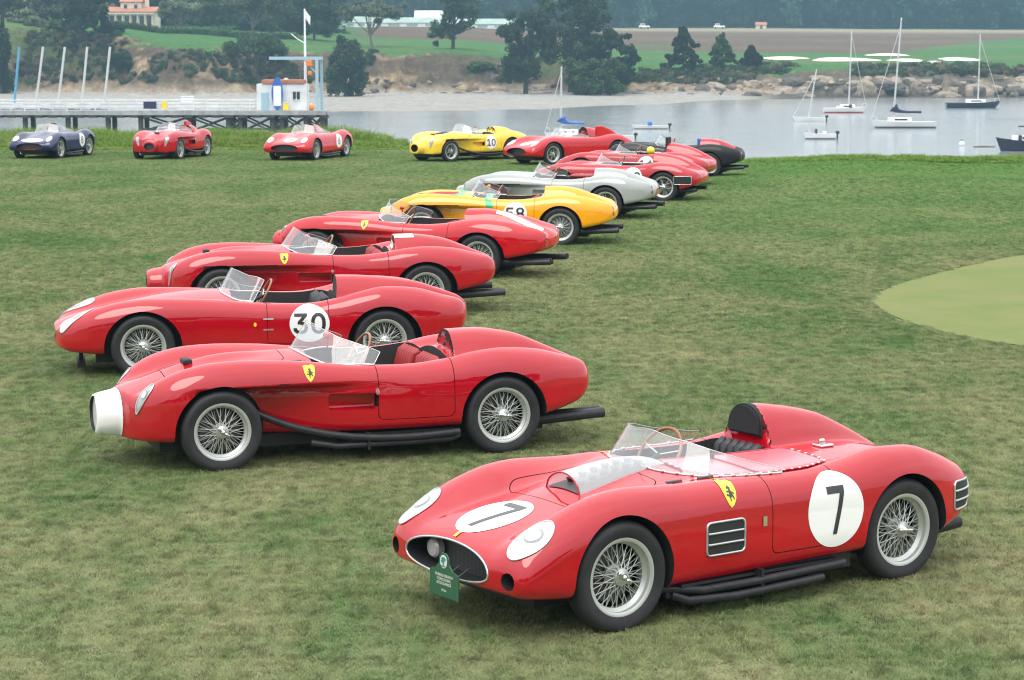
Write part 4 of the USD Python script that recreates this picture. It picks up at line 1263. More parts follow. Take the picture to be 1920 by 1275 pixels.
# carburettor cover of clear plastic on the bonnet, with intake trumpets
sx_ = np.linspace(0, 1, 22); wv = np.linspace(-1, 1, 17)
XX = 1.08 - .76 * sx_
gv = []
for a_, x_ in zip(sx_, XX):
    wd = .175 * (1 - .3 * a_) ; hh = .105 * (1 - a_) ** .55 + .004
    for b_ in wv:
        y_ = wd * b_
        gv.append((x_, y_, c7.b.top(np.array(x_), np.array(y_)) - .006 + hh * math.sqrt(max(0, 1 - b_ * b_))))
gf = [(i * 17 + j, i * 17 + j + 1, (i + 1) * 17 + j + 1, (i + 1) * 17 + j) for i in range(21) for j in range(16)]
gf = np.array(gf); gf = np.vstack([gf[:, [0, 1, 2]], gf[:, [0, 2, 3]]])
cb = c7.add('intake_cover', (np.array(gv), gf), M['perspex'], smooth=True)
c7.add('cover_lip', tube(np.array(gv)[:17], .006, 6), M['red'], cb, smooth=True)
c7.add('intake_floor', (np.array([(p[0], p[1] * .93, c7.b.top(np.array(p[0]), np.array(p[1])) + .006) for p in gv]), gf), M['intake'], cb, smooth=True)
for i in range(6):
    for sy in (-1, 1):
        x_ = .98 - .09 * i
        t_ = revolve_y([(.022, 0), (.022, .012), (.032, .024), (.028, .026), (.018, .014), (.018, 0)], 20)
        t_.apply_transform(trimesh.transformations.rotation_matrix(math.pi / 2, [1, 0, 0])); t_.apply_translation((x_, .05 * sy, c7.b.zat(x_, 0) + .006))
        c7.add('intake_trumpet', t_, M['black_metal'], cb, smooth=35)
g = c7.add('grille', (np.array([(1.815, y, z) for y in (-.46, .46) for z in (.26, .56)]), np.array([(0, 2, 3), (0, 3, 1)])), M['grille'])
c7.ring('grille_trim', shapely.affinity.scale(MOUTH_E[0], 1.0, 1.0), (1.2, 0, 0), (0, 1, 0), (0, 0, 1), .007, M['alu'], None, .001)
fl = revolve_y([(0, .03), (.05, .026), (.062, .012), (.062, -.03), (0, -.06)], 30)
fl.apply_transform(trimesh.transformations.rotation_matrix(-math.pi / 2, [0, 0, 1])); fl.apply_translation((1.86, -.27, .42))
c7.add('fog_lamp', fl, M['lamp_bowl'], smooth=35)
c7.side('side_flasher', sg.box(-.016, -.03, .016, .03), .07, .545, M['chrome'], .008)
c7.add('bonnet_clip', rbox(.50, .62, .438, .462, c7.b.zat(.56, .45), c7.b.zat(.56, .45) + .016, .005, 6), M['hub_dark'])
c7.add('bonnet_clip', rbox(.30, .42, .50, .525, c7.b.zat(.36, .51), c7.b.zat(.36, .51) + .016, .005, 6), M['hub_dark'])
c7.add('filler_cap', join(rbox(-1.12, -1.0, .02, .12, c7.b.zat(-1.06, .07) - .002, c7.b.zat(-1.06, .07) + .018, .008), rbox(-1.08, -1.03, .05, .08, c7.b.zat(-1.06, .07), c7.b.zat(-1.06, .07) + .05, .012)), M['chrome'])
c7.add('sill_flange', box(-.60, .70, -.70, .70, .205, .222), M['black'])

# --- white nose ring
wn = car((418, 884), (944, 849), 'pontoon', 'red', 'red pontoon fendered race car with white nose ring and red quilted seats', True, lining='lining')
dress_pontoon(wn)
wn.add('grille', (np.array([(2.040, .165 * a, .428 + .145 * b) for a in (-1, 1) for b in (-1, 1)]), np.array([(0, 2, 3), (0, 3, 1)])), M['grille_grey'])

# --- number 3- prototype
ct = car((270, 709), (722, 696), 'prototype', 'red', 'red race car with number 30 roundel and small upright windscreen, behind the white nosed car', True)
ct.headlights(1.78, .47, .60, (.72, .28, .58), (-.70, .05, .62), .20, .085, 'oval')
ct.windscreen(T_SCREEN, .25, .13, base_r=.010)
ct.seat(-.60, .25, M['leather_black'], top=.78); ct.seat(-.60, -.27, M['leather_black'], top=.74); ct.steering(-.02, .26, .80)
ct.dash(.22, .72)
ct.roundel(-.43, .545, .195, .195, '30', .20, kx=.95)
ct.exhausts('envelope'); ct.tail_lamps([(.38, .68), (.40, .56)], .03)
for z_ in (.60, .49):
    ct.side('bonnet_strap', sg.box(-.05, -.008, .05, .008), -.03, z_, M['alu'], .008)
ct.side('side_flasher', ellipse(.014, .022, 14), .10, .545, M['badge'], .008)
ct.add('jack_stand', join(box(1.72, 1.80, -.35, .35, .09, .13), box(1.74, 1.78, -.04, .04, .12, .32)), M['black'])

# --- the row of pontoon cars
def pont(front, rear, paint, label, **k):
    dk = {n: k.pop(n) for n in ('seat', 'badge') if n in k}
    c = car(front, rear, 'pontoon_plain', paint, label, **k)
    dress_pontoon(c, **dk)
    c.add('grille', (np.array([(1.90, .2 * a, .428 + .14 * b) for a in (-1, 1) for b in (-1, 1)]), np.array([(0, 2, 3), (0, 3, 1)])), M['grille'])
    return c

c4 = pont((417, 601), (799, 592), 'red', 'red pontoon fendered race car with pale patch on its headrest hump', near=True)
c4.roof('headrest_patch', sg.box(-.10, -.16, .10, .10), -1.0, .14, M['cream'], .004)
c5 = pont((592, 514), (897, 523), 'red_bright', 'red pontoon fendered race car with white stripe down its tail', near=True, badge=True)
c5.roof('tail_stripe', sg.box(-.04, -.32, .04, .34), -1.62, .20, M['white'], .003)
c6 = pont((791, 458), (1050, 461), 'yellow', 'bright yellow race car number 58 with green stripe over its scuttle', near=True, badge=False)
c6.roundel(-.42, .565, .20, .19, '58', .20)
c6.dec('green_stripe', sg.Polygon([(-.62, -.36), (.0, -.30), (.62, -.36), (.62, -.22), (0, -.16), (-.62, -.22)]), (.35, 0, .6), (0, 1, 0), (-1, 0, 0), M['green_stripe'], .003)
c6.side('green_stripe', sg.Polygon([(-.05, -.06), (.07, -.06), (.0, .16), (-.12, .16)]), .02, .72, M['green_stripe'], .003)
c6.roof('bonnet_stripe', sg.box(-.17, -.42, .17, .42), 1.05, 0, M['leather_red'], .003)
cw = pont((917, 408), (1135, 412), 'silver', 'silver white race car with red seats and small tricolour flag', seat='leather_red', badge=False)
cw.back('tail_patch', ellipse(.16, .10, 24), 0, .52, M['tail_red'], .004)
cw.add('tonneau_cover', rbox(-.72, -.30, -.50, -.02, .80, .86, .03), M['leather_red'])
fg = cw.add('flag_green', box(-.62, -.54, -.30, -.285, .862, .866), M['green_stripe'], stretch=False)
cw.add('flag_white', box(-.54, -.46, -.30, -.285, .862, .866), M['white'], fg); cw.add('flag_red', box(-.46, -.38, -.30, -.285, .862, .866), M['tail_red'], fg)


def fin(c, y, zt, x0=-.78, x1=-1.62, r=.045):
    sp_ = manifold3d.Manifold.sphere(r, 10)
    m_ = manifold3d.Manifold.batch_hull([sp_.translate(p) for p in ((x0, y, .78), (x0, y, zt), (x0 - .16, y, zt + .01), (x0 - .45, y, zt - .08), (x1, y, .76), (x1, y, .70))]).to_mesh()
    return c.add('tail_fin', trimesh.Trimesh(m_.vert_properties[:, :3], m_.tri_verts, process=False), c.paint, smooth=40)


def env(front, rear, paint, label, num=None, hood=None, far_row=True, kind='envelope_far', **k):
    c = car(front, rear, kind, paint, label, **k)
    c.headlights(1.665, .545, .60, (.72, .10, .62), (-.66, .10, .72), .15, .085, 'oval')
    c.windscreen(E_SCREEN, .225, .13, base_r=.009)
    c.seat(-.60, .25, M['leather_black']); c.seat(-.60, -.28, M['leather_black']); c.steering(.05, -.3, .80); c.dash(.27, .72)
    c.exhausts('envelope'); c.tail_lamps([(.36, .58), (.36, .47)], .035)
    c.add('grille', (np.array([(1.815, y, z) for y in (-.46, .46) for z in (.26, .56)]), np.array([(0, 2, 3), (0, 3, 1)])), M['grille'])
    if num: c.roundel(-.50, .545, .215, .215, num, .22)
    if hood:
        o = c.roof('roundel', ellipse(.20, .25, 40), 1.55, .03, M['white'], .0025)
        if hood != ' ':
            p, f = text2d(hood, .24)
            c.roof('number', (p, f), 1.55, .03, M['number_black'], .005, parent=o)
    return c

c8 = env((1050, 374), (1243, 378), 'red', 'red race car with dark tail vent, beside the silver white car', num='12')
c8.louvre_vent(-1.80, -1.42, .40, .58, 0, name='tail_vent')
c9 = env((1090, 347), (1262, 351), 'red', 'red race car with upright black headrest and yellow helmet on its cockpit', num='14')
c9.add('headrest', rbox(-.76, -.70, -.50, -.16, .86, 1.20, .025, 8), M['fabric_black'])
hl = trimesh.creation.icosphere(2, .10); hl.apply_translation((-.45, .22, .88)); c9.add('helmet', hl, M['badge'], smooth=True)
cb_ = car((1172, 331), (1328, 333), 'pontoon_plain', 'black_paint', 'black race car with red headrest fairing, last of the diagonal row by the water')
dress_pontoon(cb_, badge=False, seat='leather_black')
fair = cb_.dec('headrest_fairing', sg.Polygon([(-.20, -.9), (.40, -.9), (.36, -.2), (.26, .35), (-.06, .35), (-.16, -.2)][:0] or [(-.22, .84), (.42, .84), (.36, 1.4), (.26, 1.85), (-.06, 1.85), (-.16, 1.4)]), (0, 0, .6), (0, 1, 0), (-1, 0, 0), M['red'], .006)
cb_.add('fairing_band', rbox(-.86, -.80, -.16, .36, .84, 1.03, .02), M['lightblue'])

# --- the far row along the verge
cy = car((846, 304), (959, 299), 'pontoon_plain', 'pale_yellow', 'pale yellow race car with black bonnet scoop and white door roundel')
dress_pontoon(cy, badge=True, seat='leather_black')
cy.roundel(-.35, .56, .20, .20, '10', .2)
cy.roof('bonnet_panel', ellipse(.13, .30, 30), 1.0, 0, M['black'], .004)
c11 = env((1037, 310), (1156, 305), 'red_bright', 'red race car with high red tail fin, right beside the pale yellow car', hood=' ')
fin(c11, .26, 1.06)
c13 = env((593, 301), (649, 294), 'red_bright', 'red race car with white roundels on nose and door, in front of the pier end', num='6', hood='6')
c14 = pont((338, 299.5), (388, 293.5), 'red', 'red pontoon fendered race car with pointed tail fin, in front of the pier piles', badge=False)
fin(c14, .10, 1.10, -.86)
c15 = env((114, 298), (167, 292), 'blue', 'dark blue race car with white nose band and white door roundel', num='8')
c15.roof('nose_band', ellipse(.36, .17, 40), 1.72, 0, M['white'], .004)
c15.add('nose_lip', box(1.90, 1.935, -.40, .40, .30, .325), M['tail_red'])

# --- the plaque standing against the nose of number 7
pl2 = sg.Polygon([(-.125, 0), (.125, 0), (.125, .15), (.075, .165), (.045, .20), (.040, .235), (.02, .262), (-.02, .262), (-.040, .235), (-.045, .20), (-.075, .165), (-.125, .15)])
rz = math.atan2(c7.fwd[1], c7.fwd[0])
pp = c7.o + c7.fwd * (2.03 * c7.sx) + c7.left * .09
pq = thing('plaque', (pp[0], pp[1], .20), rz, 'small green plaque with tree emblem on the nose of the number 7 car', 'plaque')
B3 = np.array([[0, 0, 1, 0], [1.2, 0, 0, 0], [0, 1, 0, 0], [0, 0, 0, 1.0]])
def upright(m, x=0): m = m.copy(); m.apply_transform(B3); m.apply_translation((x, 0, 0)); return m
put('plate', upright(trimesh.creation.extrude_polygon(pl2, .008, engine='earcut')), M['plaque'], pq)
put('emblem', upright(trimesh.creation.extrude_polygon(ellipse(.030, .040, 28, 0, .212), .002, engine='earcut'), .0085), M['cream'], pq)
put('emblem_tree', upright(trimesh.creation.extrude_polygon(shapely.union_all([ellipse(.018, .012, 16, .002, .228), ellipse(.014, .009, 14, -.006, .214), sg.box(-.004, .185, .004, .22), sg.box(-.018, .182, .018, .188)]), .002, engine='earcut'), .011), M['teal'], pq)
for t_, zz, hh in (('PEBBLE BEACH', .128, .0155), ("CONCOURS", .104, .0155), ("d'ELEGANCE", .080, .0155), ('2014', .040, .013)):
    p, f = text2d(t_, hh, True)
    w_ = np.ptp(p[:, 0]); k_ = min(1, .215 / w_)
    v3 = np.stack([np.full(len(p), .0088), p[:, 0] * k_ * 1.2, zz + p[:, 1]], 1)
    put('lettering', (v3, f), M['cream'], pq)
put('stay', join(tube([(-.02, -.05, .10), (-.14, -.05, .16)], .005, 6), tube([(-.02, .05, .10), (-.14, .05, .16)], .005, 6)), M['hub_dark'], pq)
# ------------------------------------------------------------------ trees
def leaf_look(name, dark, light, lo=.55, hi=1.5):
    return look(name, {'cn': ('noise_texture', {'scale': .42, 'detail': 3.0, 'roughness': .6}), 'cv': ('map_range', {'from_min': .32, 'from_max': .66, 'to_min': .45, 'to_max': 1.75, 'clamp': True}), 'cm': ('math', {'math_type': 'multiply'}), 'g': ('geometry', {}), 'o': ('object_info', {}), 'r': ('rgb_ramp', {'ramp': [(0, dark), (.6, tuple(.5 * (a + b) for a, b in zip(dark, light))), (1, light)]}), 'ov': ('map_range', {'to_min': lo, 'to_max': hi}), 'hs': ('hsv', {}), 'p': ('principled_bsdf', {'roughness': .7, 'specular_ior_level': .2}),
                       't': ('translucent_bsdf', {}), 'm': ('mix_closure', {'fac': .22})},
                [('g.random_per_island', 'r.fac'), ('o.random', 'ov.value'), ('g.position', 'cn.vector'), ('cn.fac', 'cv.value'), ('cv.result', 'cm.value1'), ('ov.result', 'cm.value2'), ('cm.value', 'hs.value'), ('r.color', 'hs.color'), ('hs.color', 'p.base_color'), ('hs.color', 't.color'), ('p.BSDF', 'm.closure1'), ('t.BSDF', 'm.closure2')], 'm.closure')


M['leaf_dark'] = leaf_look('dark_cypress_leaves', (.018, .034, .018), (.062, .095, .040))
M['leaf_mid'] = leaf_look('green_leaves', (.034, .062, .020), (.105, .145, .050))
M['leaf_grey'] = leaf_look('grey_green_leaves', (.075, .092, .052), (.19, .20, .12))
M['leaf_brown'] = leaf_look('dry_brush_leaves', (.075, .058, .038), (.16, .125, .075))
M['bark'] = plain('tree_bark', (.14, .12, .10), .9, vary=.3, vscale=2)
M['bark_dark'] = plain('dark_bark', (.05, .042, .035), .9, vary=.3, vscale=2)


def cards(centres, radii, per, size, r, flat=.6):
    """Leaf clumps: small faces turned every way on uneven balls round the centres."""
    c = np.repeat(centres, per, 0); rad = np.repeat(radii, per, 0)
    d = r.normal(size=(len(c), 3)); d /= np.linalg.norm(d, axis=1, keepdims=True)
    k = r.uniform(.1, 1.3, (len(c), 1)) ** .75
    p = c + d * rad * k
    nrm = d + r.normal(size=d.shape) * .7; nrm /= np.linalg.norm(nrm, axis=1, keepdims=True)
    u = np.cross(nrm, r.normal(size=d.shape)); u /= np.linalg.norm(u, axis=1, keepdims=True)
    w = np.cross(nrm, u)
    s = size * r.uniform(.5, 1.35, (len(c), 1))
    v = np.stack([p - u * s, p + w * s * .55, p + u * s, p - w * s * .55], 1).reshape(-1, 3)
    i = np.arange(len(c))[:, None] * 4
    return v, i + np.array([[0, 1, 2, 3]])


def crown_clumps(kind, h, w, r):
    """(clump centres, clump radii, limb end points) of a tree h high with half-width w, base at the origin."""
    C, R = [], []
    if kind == 'umbrella':
        n = 20
        for k in range(n):
            a = r.uniform(0, 6.28); q = math.sqrt(r.uniform(0, 1)) * w * .86
            C.append((q * math.cos(a), q * math.sin(a), h * (.86 - .24 * (q / w) ** 2) + r.normal() * h * .03)); R.append((w * .26, w * .26, h * .085))
    elif kind == 'pine':
        for k in range(64):
            f = (k + .5) / 64; q = w * (1 - f) ** .8 * r.uniform(.45, 1.08) + .04 * w; a = k * 2.4 + r.uniform(-.4, .4)
            C.append((q * math.cos(a), q * math.sin(a), h * (.12 + .86 * f) + .10 * q)); R.append((w * .17 * (1.15 - .6 * f), w * .17 * (1.15 - .6 * f), h * .032))
    elif kind == 'cypress':
        for k in range(40):
            f = r.uniform(.22, 1.0); q = w * (1 - .55 * abs(f - .6)) * math.sqrt(r.uniform(.02, 1)); a = r.uniform(0, 6.28)
            C.append((q * math.cos(a), q * math.sin(a), h * f * .96)); R.append((w * r.uniform(.18, .32), w * r.uniform(.18, .32), h * r.uniform(.05, .085)))
    else:
        for k in range(26):
            f = r.uniform(.08, 1.0); q = w * math.sqrt(max(.05, 1 - (f - .42) ** 2 * 2.2)) * math.sqrt(r.uniform(.05, 1)) * .85; a = r.uniform(0, 6.28)
            C.append((q * math.cos(a), q * math.sin(a), h * f * .93)); R.append((w * .30, w * .30, h * .13))
    return np.array(C), np.array(R)


def tree_geometry(kind, h, w, seed, per=110, size=.34, depth=1.0):
    r = np.random.default_rng(seed)
    C, R = crown_clumps(kind, h, w, r)
    C[:, 1] *= depth
    m_ = r.integers(0, len(C), len(C)); jit = C[m_] + r.normal(size=C.shape) * R[m_] * .85
    R = np.vstack([R * .8, R[m_] * r.uniform(.35, .75, (len(C), 1))]); C = np.vstack([C, jit]); per = int(per * (1.1 if size < .6 else .62)); R = R * [1, 1, 1.45]
    crown = cards(C, R, per, size, r)
    top = {'umbrella': .72, 'pine': .94, 'cypress': .86, 'bush': .6}[kind] * h
    lean = r.normal(size=2) * w * .08
    tr = [np.array([0, 0, -.6]), np.array([lean[0] * .3, lean[1] * .3, top * .35]), np.array([lean[0], lean[1], top])]
    rad = h * .026
    limbs = [tube(trimesh.path.simplify.resample_spline(np.array(tr + [tr[-1] + [0, 0, .3]]), count=7, degree=2), np.linspace(rad * 1.25, rad * .35, 7), 8)]
    for c in C[r.permutation(len(C))[:12 if kind in ('umbrella', 'cypress') else 7]]:
        f = {'umbrella': .32, 'pine': .8, 'cypress': .5, 'bush': .3}[kind]
        z0 = min(c[2] * f, top * .8)
        b = np.array([lean[0] * z0 / top, lean[1] * z0 / top, z0])
        m = (b + c) / 2 + np.array([0, 0, -.04 * h * (1 if kind == 'umbrella' else -1)])
        limbs.append(tube(np.array([b, m, c]), [rad * .5, rad * .36, rad * .15], 5))
    return crown, join(*limbs)


def tree(name, px, base_y, top_y, half_px, d, kind, leaf, label, seed, per=110, bark='bark', group=None, category='tree', base=None, size=.36, depth=1.0):
    p = shore_point(px, d) if base is None else base
    z_top = CAM_H + (Y_HORIZON - top_y) / F_PX * d
    h = z_top - p[2]; w = half_px / F_PX * d
    crown, trunk = tree_geometry(kind, h, w, seed, per, size, depth)
    t = thing(name, p, 0, label, category, group)
    put('trunk', trunk, M[bark], t, smooth=50)
    put('crown', crown, M[leaf], t)
    return t


TREES = [
    ('cypress_tree', 165, 95, -14, 46, 486, 'cypress', 'leaf_dark', 'tall dark bushy tree left of the pale house on the bluff', 150, 'bark_dark'),
    ('cypress_tree', 95, 60, -6, 40, 520, 'bush', 'leaf_grey', 'grey green rounded tree at the far left of the bluff top', 120, 'bark'),
    ('cypress_tree', 20, 60, -10, 44, 530, 'bush', 'leaf_mid', 'leafy tree at the left corner of the bluff top', 120, 'bark'),
    ('cypress_tree', 8, 150, 48, 22, 470, 'bush', 'leaf_dark', 'dark shrubby tree on the slope at the left edge', 110, 'bark_dark'),
    ('cypress_tree', 347, 64, 2, 46, 535, 'umbrella', 'leaf_grey', 'grey umbrella shaped cypress just right of the pale house', 120, 'bark'),
    ('cypress_tree', 415, 60, -12, 40, 575, 'cypress', 'leaf_mid', 'upright tree with bare pale trunk between two umbrella cypresses', 100, 'bark'),
    ('cypress_tree', 478, 62, -10, 58, 545, 'umbrella', 'leaf_grey', 'wide umbrella cypress with forked pale trunk behind the hedge', 150, 'bark'),
    ('cypress_tree', 488, 140, 60, 62, 474, 'umbrella', 'leaf_mid', 'low spreading cypress on the bluff edge left of the flagpole', 170, 'bark_dark'),
    ('cypress_tree', 592, 78, -4, 48, 545, 'cypress', 'leaf_dark', 'dark full cypress right behind the flagpole top', 170, 'bark_dark'),
    ('cypress_tree', 700, 88, 0, 56, 520, 'umbrella', 'leaf_grey', 'lone grey umbrella cypress with splayed trunk on the green lawn', 150, 'bark'),
    ('cypress_tree', 650, 178, 80, 42, 452, 'bush', 'leaf_dark', 'dense round dark cypress at the foot of the bluff beside the hoist', 190, 'bark_dark'),
    ('pine_tree', 850, 92, -22, 54, 505, 'cypress', 'leaf_dark', 'open branched pine standing alone before the brown field', 70, 'bark_dark'),
    ('cypress_tree', 985, 172, 22, 52, 468, 'cypress', 'leaf_dark', 'left of the dark cypress clump on the point', 190, 'bark_dark'),
    ('cypress_tree', 1070, 172, -26, 66, 478, 'cypress', 'leaf_dark', 'tallest dark cypress of the clump on the point, crown above the frame', 190, 'bark_dark'),
    ('cypress_tree', 1140, 170, 62, 50, 470, 'cypress', 'leaf_dark', 'shorter dark cypress at the right end of the clump on the point', 170, 'bark_dark'),
    ('cypress_tree', 1105, 175, 112, 62, 462, 'bush', 'leaf_mid', 'low dark shrubby cypress under the tall clump, down to the rocks', 170, 'bark_dark'),
    ('pine_tree', 1279, 138, 54, 36, 486, 'pine', 'leaf_dark', 'pointed dark pine before the brown field, largest of three', 120, 'bark_dark'),
    ('pine_tree', 1350, 138, 67, 27, 490, 'pine', 'leaf_mid', 'lighter pine, middle of three before the brown field', 80, 'bark'),
    ('pine_tree', 1405, 140, 87, 20, 486, 'pine', 'leaf_dark', 'smallest dark pine of three, next to the sand bunkers', 90, 'bark_dark'),
    ('shrub', 60, 50, 22, 34, 505, 'bush', 'leaf_grey', 'pale grey shrub below the tan house at the left edge', 120, 'bark'),
    ('shrub', 120, 70, 40, 30, 492, 'bush', 'leaf_mid', 'green shrub on the bluff edge between the tan house and the dark tree', 120, 'bark'),
    ('shrub', 215, 75, 44, 26, 496, 'bush', 'leaf_dark', 'dark shrub right of the tall dark tree, below the pale house', 120, 'bark'),
    ('cypress_tree', 190, 40, -8, 30, 560, 'cypress', 'leaf_grey', 'grey tree directly left of the pale house', 120, 'bark'),
    ('cypress_tree', 300, 50, -6, 26, 575, 'cypress', 'leaf_dark', 'dark tree behind the right end of the pale house', 120, 'bark_dark'),
    ('cypress_tree', 530, 62, -4, 34, 580, 'cypress', 'leaf_mid', 'tree between the wide umbrella cypress and the flagpole', 120, 'bark'),
    ('shrub', 235, 130, 100, 26, 480, 'bush', 'leaf_dark', 'dark shrub halfway down the cliff behind the third leaning mast', 120, 'bark'),
    ('shrub', 345, 140, 112, 24, 476, 'bush', 'leaf_mid', 'green shrub on the cliff face above the white box', 120, 'bark'),
    ('shrub', 905, 150, 118, 26, 484, 'bush', 'leaf_mid', 'green shrub near the top of the cliff left of the dark clump', 120, 'bark'),
]
for k, (nm, px, by, ty, hw, d, kind, leaf, lab, per, bark) in enumerate(TREES):
    tree(nm, px, by, ty, hw, d, kind, leaf, lab, 100 + k, per, bark, group='trees on the far bluff')

# woodland behind: one mass
rf = np.random.default_rng(77)
protos = [tree_geometry('cypress' if k % 2 else 'bush', 16, 6.2, 300 + k, 60, .75)[0] for k in range(5)]
M['leaf_far'] = leaf_look('woodland_leaves', (.012, .030, .020), (.085, .13, .062), .35, 2.1)
M['leaf_far2'] = leaf_look('woodland_leaves_pale', (.022, .044, .026), (.13, .17, .085), .4, 2.2)
pf, sf = [], []
for d0, d1, step, x0, x1 in ((925, 1010, 11, 600, 2150), (1010, 1300, 26, 500, 2250), (600, 700, 12, -120, 640), (700, 900, 22, -200, 700), (760, 900, 20, 620, 1130)):
    for d in np.arange(d0, d1, step):
        for px in np.arange(x0, x1, step * .62 / d * F_PX):
            if d < 910 and 620 < px < 1130 and d < 840: continue
            q = shore_point(px + rf.uniform(-20, 20), d + rf.uniform(-6, 6))
            pf.append(q - [0, 0, .8]); s = rf.uniform(.72, 1.25) * (.95 if d > 900 else .8); sf.append((s * rf.uniform(.8, 1.2), s, s * (1.1 if d > 900 else .9)))
instancer('forest', protos, [M['leaf_far'], M['leaf_far2'], M['leaf_far'], M['leaf_far'], M['leaf_far2']], np.array(pf), rf.integers(0, 5, len(pf)), rf.uniform(0, 6.28, len(pf)), sf, 'dense hazy woodland along the top of the far hillside', 'woodland')

# brush on the cliff faces and the hedge along the bluff
sh = [cards(np.array([(0, 0, .5), (.7, .2, .35), (-.6, .3, .4), (.1, -.6, .3)]), np.array([(.8, .8, .6)] * 4), 60, .22, np.random.default_rng(400 + k)) for k in range(4)]
ps, ss, ids = [], [], []
while len(ps) < 2400:
    px, d = rf.uniform(-40, 1960), rf.uniform(456, 496)
    q = shore_point(px, d)
    nzv = meshkit.fbm(np.array([[q[0] / 11, q[1] / 11, 2.2]]), 3)[0]
    if q[2] - WATER < 2.6 or nzv < .50: continue
    if px > 1420 and q[2] - WATER < 4.2: continue
    if q[2] > 2.5 and px > 250: continue
    ps.append(q); s = rf.uniform(.2, .8); ss.append((s * 1.1, s, s * rf.uniform(.9, 1.7))); ids.append(rf.choice([0, 1, 2, 3], p=[.3, .3, .2, .2]))
instancer('cliff_brush', sh, [M['leaf_mid'], M['leaf_brown'], M['leaf_dark'], M['leaf_grey']], np.array(ps), ids, rf.uniform(0, 6.28, len(ps)), ss, 'low brown and green brush over the cliff faces', 'brush')
M['rock_tan'] = plain('shore_rock_tan', (.25, .205, .155), .9, vary=.45, vscale=.7, bump=.6, bscale=1.5)
M['rock_dark'] = plain('shore_rock_dark', (.075, .064, .055), .85, vary=.45, vscale=.7, bump=.6, bscale=1.5)
rocks = []
for k in range(5):
    m_ = trimesh.creation.icosphere(3)
    v_ = m_.vertices * (1 + .75 * (meshkit.fbm(m_.vertices * 1.3 + 7 * k + 3, 4, k) - .5)[:, None])
    v_ = np.sign(v_) * np.abs(v_) ** .85
    rocks.append((v_, m_.faces))
rp, rs, ri = [], [], []
for k in range(300):
    px = rf.choice([rf.uniform(1130, 1960), rf.uniform(560, 1130)], p=[.7, .3])
    kn = float(np.interp(px, sorted(KNEE), [KNEE[q_] for q_ in sorted(KNEE)]))
    d = kn - (rf.uniform(1.0, 12) if px > 1300 else rf.uniform(8, 17))
    q = shore_point(px, d)
    hgt = q[2] - WATER
    if hgt > 4.2 or hgt < -.4: continue
    s = rf.uniform(.3, 1.0) ** 1.3 * (2.3 if px > 1300 else 1.3)
    rp.append(q - [0, 0, [0, 0, .60 * s][2]]); rs.append((s * rf.uniform(1.1, 2.6), s * .9, s * rf.uniform(.5, .95))); ri.append(rf.choice([0, 1, 2, 3, 4], p=[.2, .2, .2, .2, .2]) if hgt > .7 else rf.choice([3, 4]))
instancer('shore_rocks', rocks, [M['rock_tan'], M['rock_tan'], M['rock_tan'], M['rock_dark'], M['rock_dark']], np.array(rp), ri, rf.uniform(0, 6.28, len(rp)), rs, 'weathered tan and dark rocks along the foot of the far cliffs', 'rocks')
hp_ = [shore_point(px, d) for px in np.arange(210, 560, 2.2) for d in (524 + .04 * (px - 210),)]
hc = np.array(hp_)
hv = cards(hc + [0, 0, .6], np.tile([.8, .8, .9], (len(hc), 1)), 60, .25, rf)
say(put('hedge', hv, M['leaf_mid']), 'long clipped dark green hedge along the bluff lawn below the house', 'hedge')

# ------------------------------------------------------------------ buildings across the water
M['stucco'] = plain('cream_stucco', (.52, .46, .38), .85, vary=.12, vscale=.6)
M['sky_blue'] = plain('light_blue_paint', (.08, .30, .44), .4)
M['white_wall'] = plain('white_wall_paint', (.62, .64, .64), .8, vary=.14, vscale=.8)
M['terracotta'] = plain('terracotta_roof', (.36, .145, .085), .8, vary=.25, vscale=1.2)
M['window'] = plain('dark_window', (.02, .025, .03), .15, coat=.5)
M['greenhouse'] = plain('pale_greenhouse_roof', (.25, .34, .29), .5, vary=.15, vscale=.2)
M['pale_blue'] = plain('pale_blue_steel', (.30, .45, .52), .5)
M['pier_wood'] = plain('weathered_pier_timber', (.29, .30, .295), .85, vary=.25, vscale=1.3)
M['pier_dark'] = plain('tarred_pile_timber', (.045, .040, .036), .8, vary=.3, vscale=2)
M['orange'] = plain('orange_hoist', (.65, .20, .02), .5)
M['boat_white'] = plain('gelcoat_white', (.74, .75, .75), .25, coat=.5)
M['navy'] = plain('navy_canvas', (.012, .018, .06), .7)
M['navy_hull'] = plain('navy_hull', (.012, .016, .035), .2, coat=.7)
M['mast'] = plain('mast_aluminium', (.55, .56, .55), .4, metal=.4)
M['hull_grey'] = plain('waterline_grey', (.12, .13, .14), .5)
M['sand'] = plain('white_bunker_sand', (.74, .71, .66), .9, vary=.06, vscale=.5)


def gable(x0, x1, y0, y1, z0, z1, over=.3):
    zc = z1
    v = [(x0 - over, y0 - over, z0), (x1 + over, y0 - over, z0), (x1 + over, y1 + over, z0), (x0 - over, y1 + over, z0), (x0 - over, (y0 + y1) / 2, zc), (x1 + over, (y0 + y1) / 2, zc)]
    return trimesh.Trimesh(v, [(0, 1, 5), (0, 5, 4), (2, 3, 4), (2, 4, 5), (0, 4, 3), (1, 2, 5), (0, 2, 1), (0, 3, 2)], process=False)


